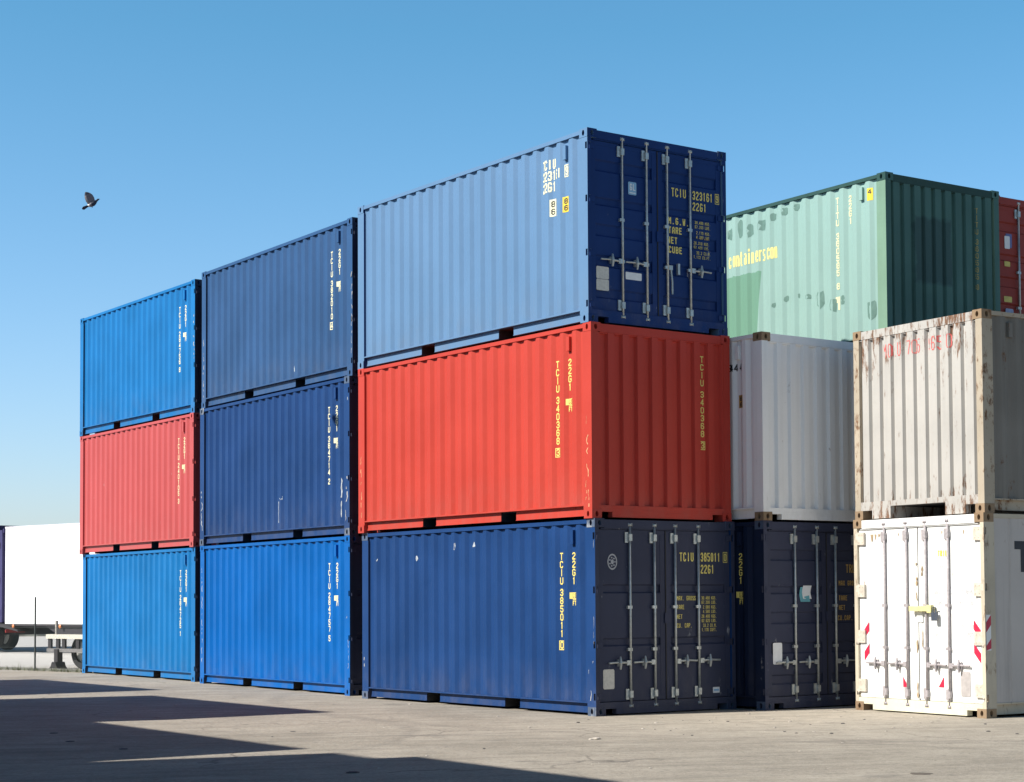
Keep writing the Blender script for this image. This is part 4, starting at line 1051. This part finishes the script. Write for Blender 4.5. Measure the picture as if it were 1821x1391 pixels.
# white box trailer: local x along its side (towards the right of the picture), local -y faces the yard
tdir = Vector((.768, -.64, 0)).normalized()
TP = Vector((-14.5, 55.0, 0)) - tdir * 3.9
tr = thing('box_trailer', 'big plain white box trailer parked beyond the fence', 'trailer', TP, math.atan2(tdir.y, tdir.x))
obj('body', MB().box(0.0, 13.2, 0, 2.5, .90, 3.86).mesh('body'), WHITE_T, tr)
obj('top_rail', MB().box(-.01, 13.21, -.012, .03, 3.865, 3.93).mesh('top_rail'), plain('pale_lilac_rail', (.62, .60, .66), .5), tr)
obj('chassis', MB().box(0.05, 13.1, .02, 2.4, .83, .898).box(2.1, 12.8, .7, .85, .50, .829).box(2.1, 12.8, 1.65, 1.8, .50, .829).mesh('chassis'), CHASSIS, tr)
for x in (.45, 2.9, 7.9): obj('marker_light', MB().tube([(x, .0, .83), (x, -.012, .83), (x, -.03, .83)], [.06, .06, .03], 12).mesh('marker_light'), plain('orange_lamp_plastic', (.62, .20, .06), .4), tr)
for x in (3.5,):
    for y in (.5, 2.0): obj('landing_leg', MB().box(x - .05, x + .05, y - .05, y + .05, .06, .76).box(x - .14, x + .14, y - .12, y + .12, 0, .06).mesh('landing_leg'), plain('grey_leg_paint', (.33, .31, .28), .6), tr)
for x in (8.4, 9.7, 11.0):
    wheel(tr, x, .25, .50); wheel(tr, x, 2.25, .50)
obj('side_skirt', MB().prism([(2.0, .83), (2.7, .56), (13.0, .50), (13.0, .83)], 'y', .10, .13).mesh('side_skirt'), CHASSIS, tr)
# dark lorry standing in front of it at the left edge
lo = thing('box_lorry', 'dark navy lorry cut off by the left edge of the picture', 'lorry', TP - tdir * .25 + Vector((0, 0, 0)), math.atan2(tdir.y, tdir.x))
LNAVY = paint('lorry_navy_paint', (.035, .030, .085), var=.1); 
obj('body', MB().box(-7.0, -.15, -.05, 2.45, 1.05, 3.99).mesh('body'), LNAVY, lo)
obj('front_frame', MB().box(-.148, .16, -.06, .30, .95, 3.83).box(.16, .22, -.04, .28, 3.74, 3.87).mesh('front_frame'), paint('lorry_frame_paint', (.05, .045, .12)), lo)
for z in (3.35, 2.25, 1.25): obj('hinge', MB().box(-.06, .05, -.085, -.051, z - .09, z + .09).mesh('hinge'), plain('grey_hinge', (.20, .19, .21), .6), lo)
obj('chassis', MB().box(-6.9, .1, .5, 2.0, .55, 1.049).mesh('chassis'), CHASSIS, lo)
obj('mudguard', MB().prism([(-1.6, .30), (-1.5, .95), (-.2, 1.0), (.9, .72), (.95, .66), (-.1, .82), (-1.3, .80), (-1.45, .30)], 'y', .0, .5).mesh('mudguard'), CHASSIS, lo)
obj('tail_light', MB().box(.102, .14, .1, .8, .62, .74).mesh('tail_light'), plain('red_lamp_plastic', (.30, .02, .02), .3), lo)
for x in (-5.6, -.75): wheel(lo, x, .2, .5); wheel(lo, x - 2.2, 2.2, .5)
# skeletal container chassis close behind the fence
sd = fd
SP_ = Vector((-11.62, 42.75, 0)) - sd * .46
sk = thing('container_chassis', 'cream skeletal trailer with a landing leg, just behind the fence', 'trailer', SP_, math.atan2(sd.y, sd.x))
CREAM = plain('cream_frame_paint', (.66, .62, .52), .55, 0, .08)
for y in (.0, 1.6):
    obj('frame_beam', MB().box(-.30, 9.0, y, y + .12, .70, .80).mesh('frame_beam'), CREAM, sk)
    obj('lower_rail', MB().box(-.30, 9.0, y + .02, y + .09, .39, .47).mesh('lower_rail'), plain('grey_rail_paint', (.20, .19, .19), .6), sk)
    for x in (-.26, .06, .30, .85, 2.0): obj('spacer', MB().box(x, x + .12, y + .03, y + .08, .47, .70).mesh('spacer'), CHASSIS if y == 0 else CREAM, sk)
    obj('landing_leg', MB().box(.06, .20, y - .02, y + .12, .10, .46).prism([(-.06, 0), (.32, 0), (.24, .06), (.20, .16), (.06, .16), (.02, .06)], 'y', y - .08, y + .18).mesh('landing_leg'), CHASSIS, sk)
for x in (-.20, 4.0): obj('cross_member', MB().box(x, x + .1, .121, 1.599, .70, .79).mesh('cross_member'), CREAM, sk)
obj('stub_post', MB().box(-.02, .03, .06, .11, .80, 1.12).mesh('stub_post'), plain('grey_leg_paint', (.33, .31, .28), .6), sk)
wheel(sk, .78, .35, .40)
for x in (6.5, 7.8): wheel(sk, x, .0, .42); wheel(sk, x, 1.7, .42)
# made-up low wall far behind, standing in for vehicle parts under the trailer
bd = thing('stand_in_wall', 'low grey wall with orange tiled coping, standing in for vehicle parts under the white trailer', 'wall', (-27.0, 86.0, 0), R(6))
bd['kind'] = 'thing'
obj('wall', MB().box(-12, 14, 0, .3, 0, .42).mesh('wall'), plain('grey_render', (.24, .24, .21), .9, 0, .35, 1.5), bd)
obj('coping', MB().prism([(-.06, .42), (.36, .42), (.36, .47), (.15, .56), (-.06, .47)], 'x', -12.2, 14.2).mesh('coping'), plain('orange_tiles', (.36, .11, .05), .8, 0, .4, 3), bd)
for x in (-9, -6.2, -3.1, -1.4, .3, 2.2, 4.0, 6, 9): obj('drain_opening', MB().box(x, x + .5, -.03, -.002, .12, .30).mesh('drain_opening'), plain('dark_opening', (.04, .045, .05), .6), bd)

# ------------------------------------------------------------------ scraps on the ground
def stone(x, y, r, mat, flat=.5):
    mb = MB(); n = 7; vs_ = []
    for i, (zz, rr) in enumerate(((0, .9), (.5, 1.0), (.9, .55))):
        for k in range(n):
            a_ = 2 * math.pi * k / n + i * .3; q = r * rr * random.uniform(.7, 1.25); vs_.append((q * math.cos(a_), q * math.sin(a_), zz * r * flat))
    mb.add(vs_, [(i * n + k, i * n + (k + 1) % n, (i + 1) * n + (k + 1) % n, (i + 1) * n + k) for i in range(2) for k in range(n)] + [tuple(2 * n + k for k in range(n))])
    o = obj('stone', mb.mesh('stone'), mat); o.location = (x, y, -.001); return o
PALE = plain('pale_stone', (.42, .38, .33), .9, 0, .2, 30); DARKS = plain('dark_scrap', (.05, .05, .055), .8)
for (x, y, r, m_) in ((.33, 20.15, .05, PALE), (.27, 20.1, .03, PALE), (2.4, 24.35, .035, PALE), (2.0, 22.9, .02, DARKS), (3.35, 22.4, .025, DARKS), (4.1, 22.1, .025, PALE), (1.4, 20.6, .018, DARKS), (.9, 21.7, .02, PALE), (-.9, 24.2, .02, PALE), (-2.3, 27.2, .025, PALE), (5.0, 20.5, .02, DARKS), (2.9, 19.4, .018, PALE), (-5.8, 27.4, .03, PALE), (1.9, 23.6, .02, PALE), (2.6, 23.3, .025, PALE), (3.0, 23.9, .02, PALE)):
    tag(stone(x, y, r, m_), 'small loose stone lying on the concrete yard', 'stone', 'loose stones on the yard')
rs = random.Random(11)
for k in range(70):
    x, y = rs.gauss(2.6, 1.7), rs.gauss(22.6, 1.5)
    if k % 3 == 0: x, y = rs.uniform(-4, 5.5), rs.uniform(16.5, 26)
    if y + .73 * abs(x - .4) > 24.0 and y > 23.0 and x < 2.2: y -= 1.6
    if x > 3.4 and y > 22.6: y -= 2.0
    tag(stone(x, y, rs.choice((.010, .012, .014, .018, .024)), rs.choice((PALE, PALE, DARKS))), 'small loose stone lying on the concrete yard', 'stone', 'loose stones on the yard')
for (x, y, r) in ((-6.0, 21.6, .05), (-5.45, 20.3, .05), (-4.6, 19.2, .05), (-1.9, 16.4, .06), (-3.2, 21.6, .035)):
    tag(stone(x, y, r, DARKS, .2), 'flat dark scrap lying in the shadow on the yard', 'scrap', 'dark scraps in the shade')
tag(stone(3.05, 15.95, .11, plain('rust_brown_plate', (.12, .10, .08), .8), .06), 'flat brown plate lying near the bottom right of the yard', 'scrap')

# tidy helper properties
for o in list(bpy.data.objects):
    for k in ('_sp', '_ep', '_dl', '_dr'):
        if k in o: del o[k]
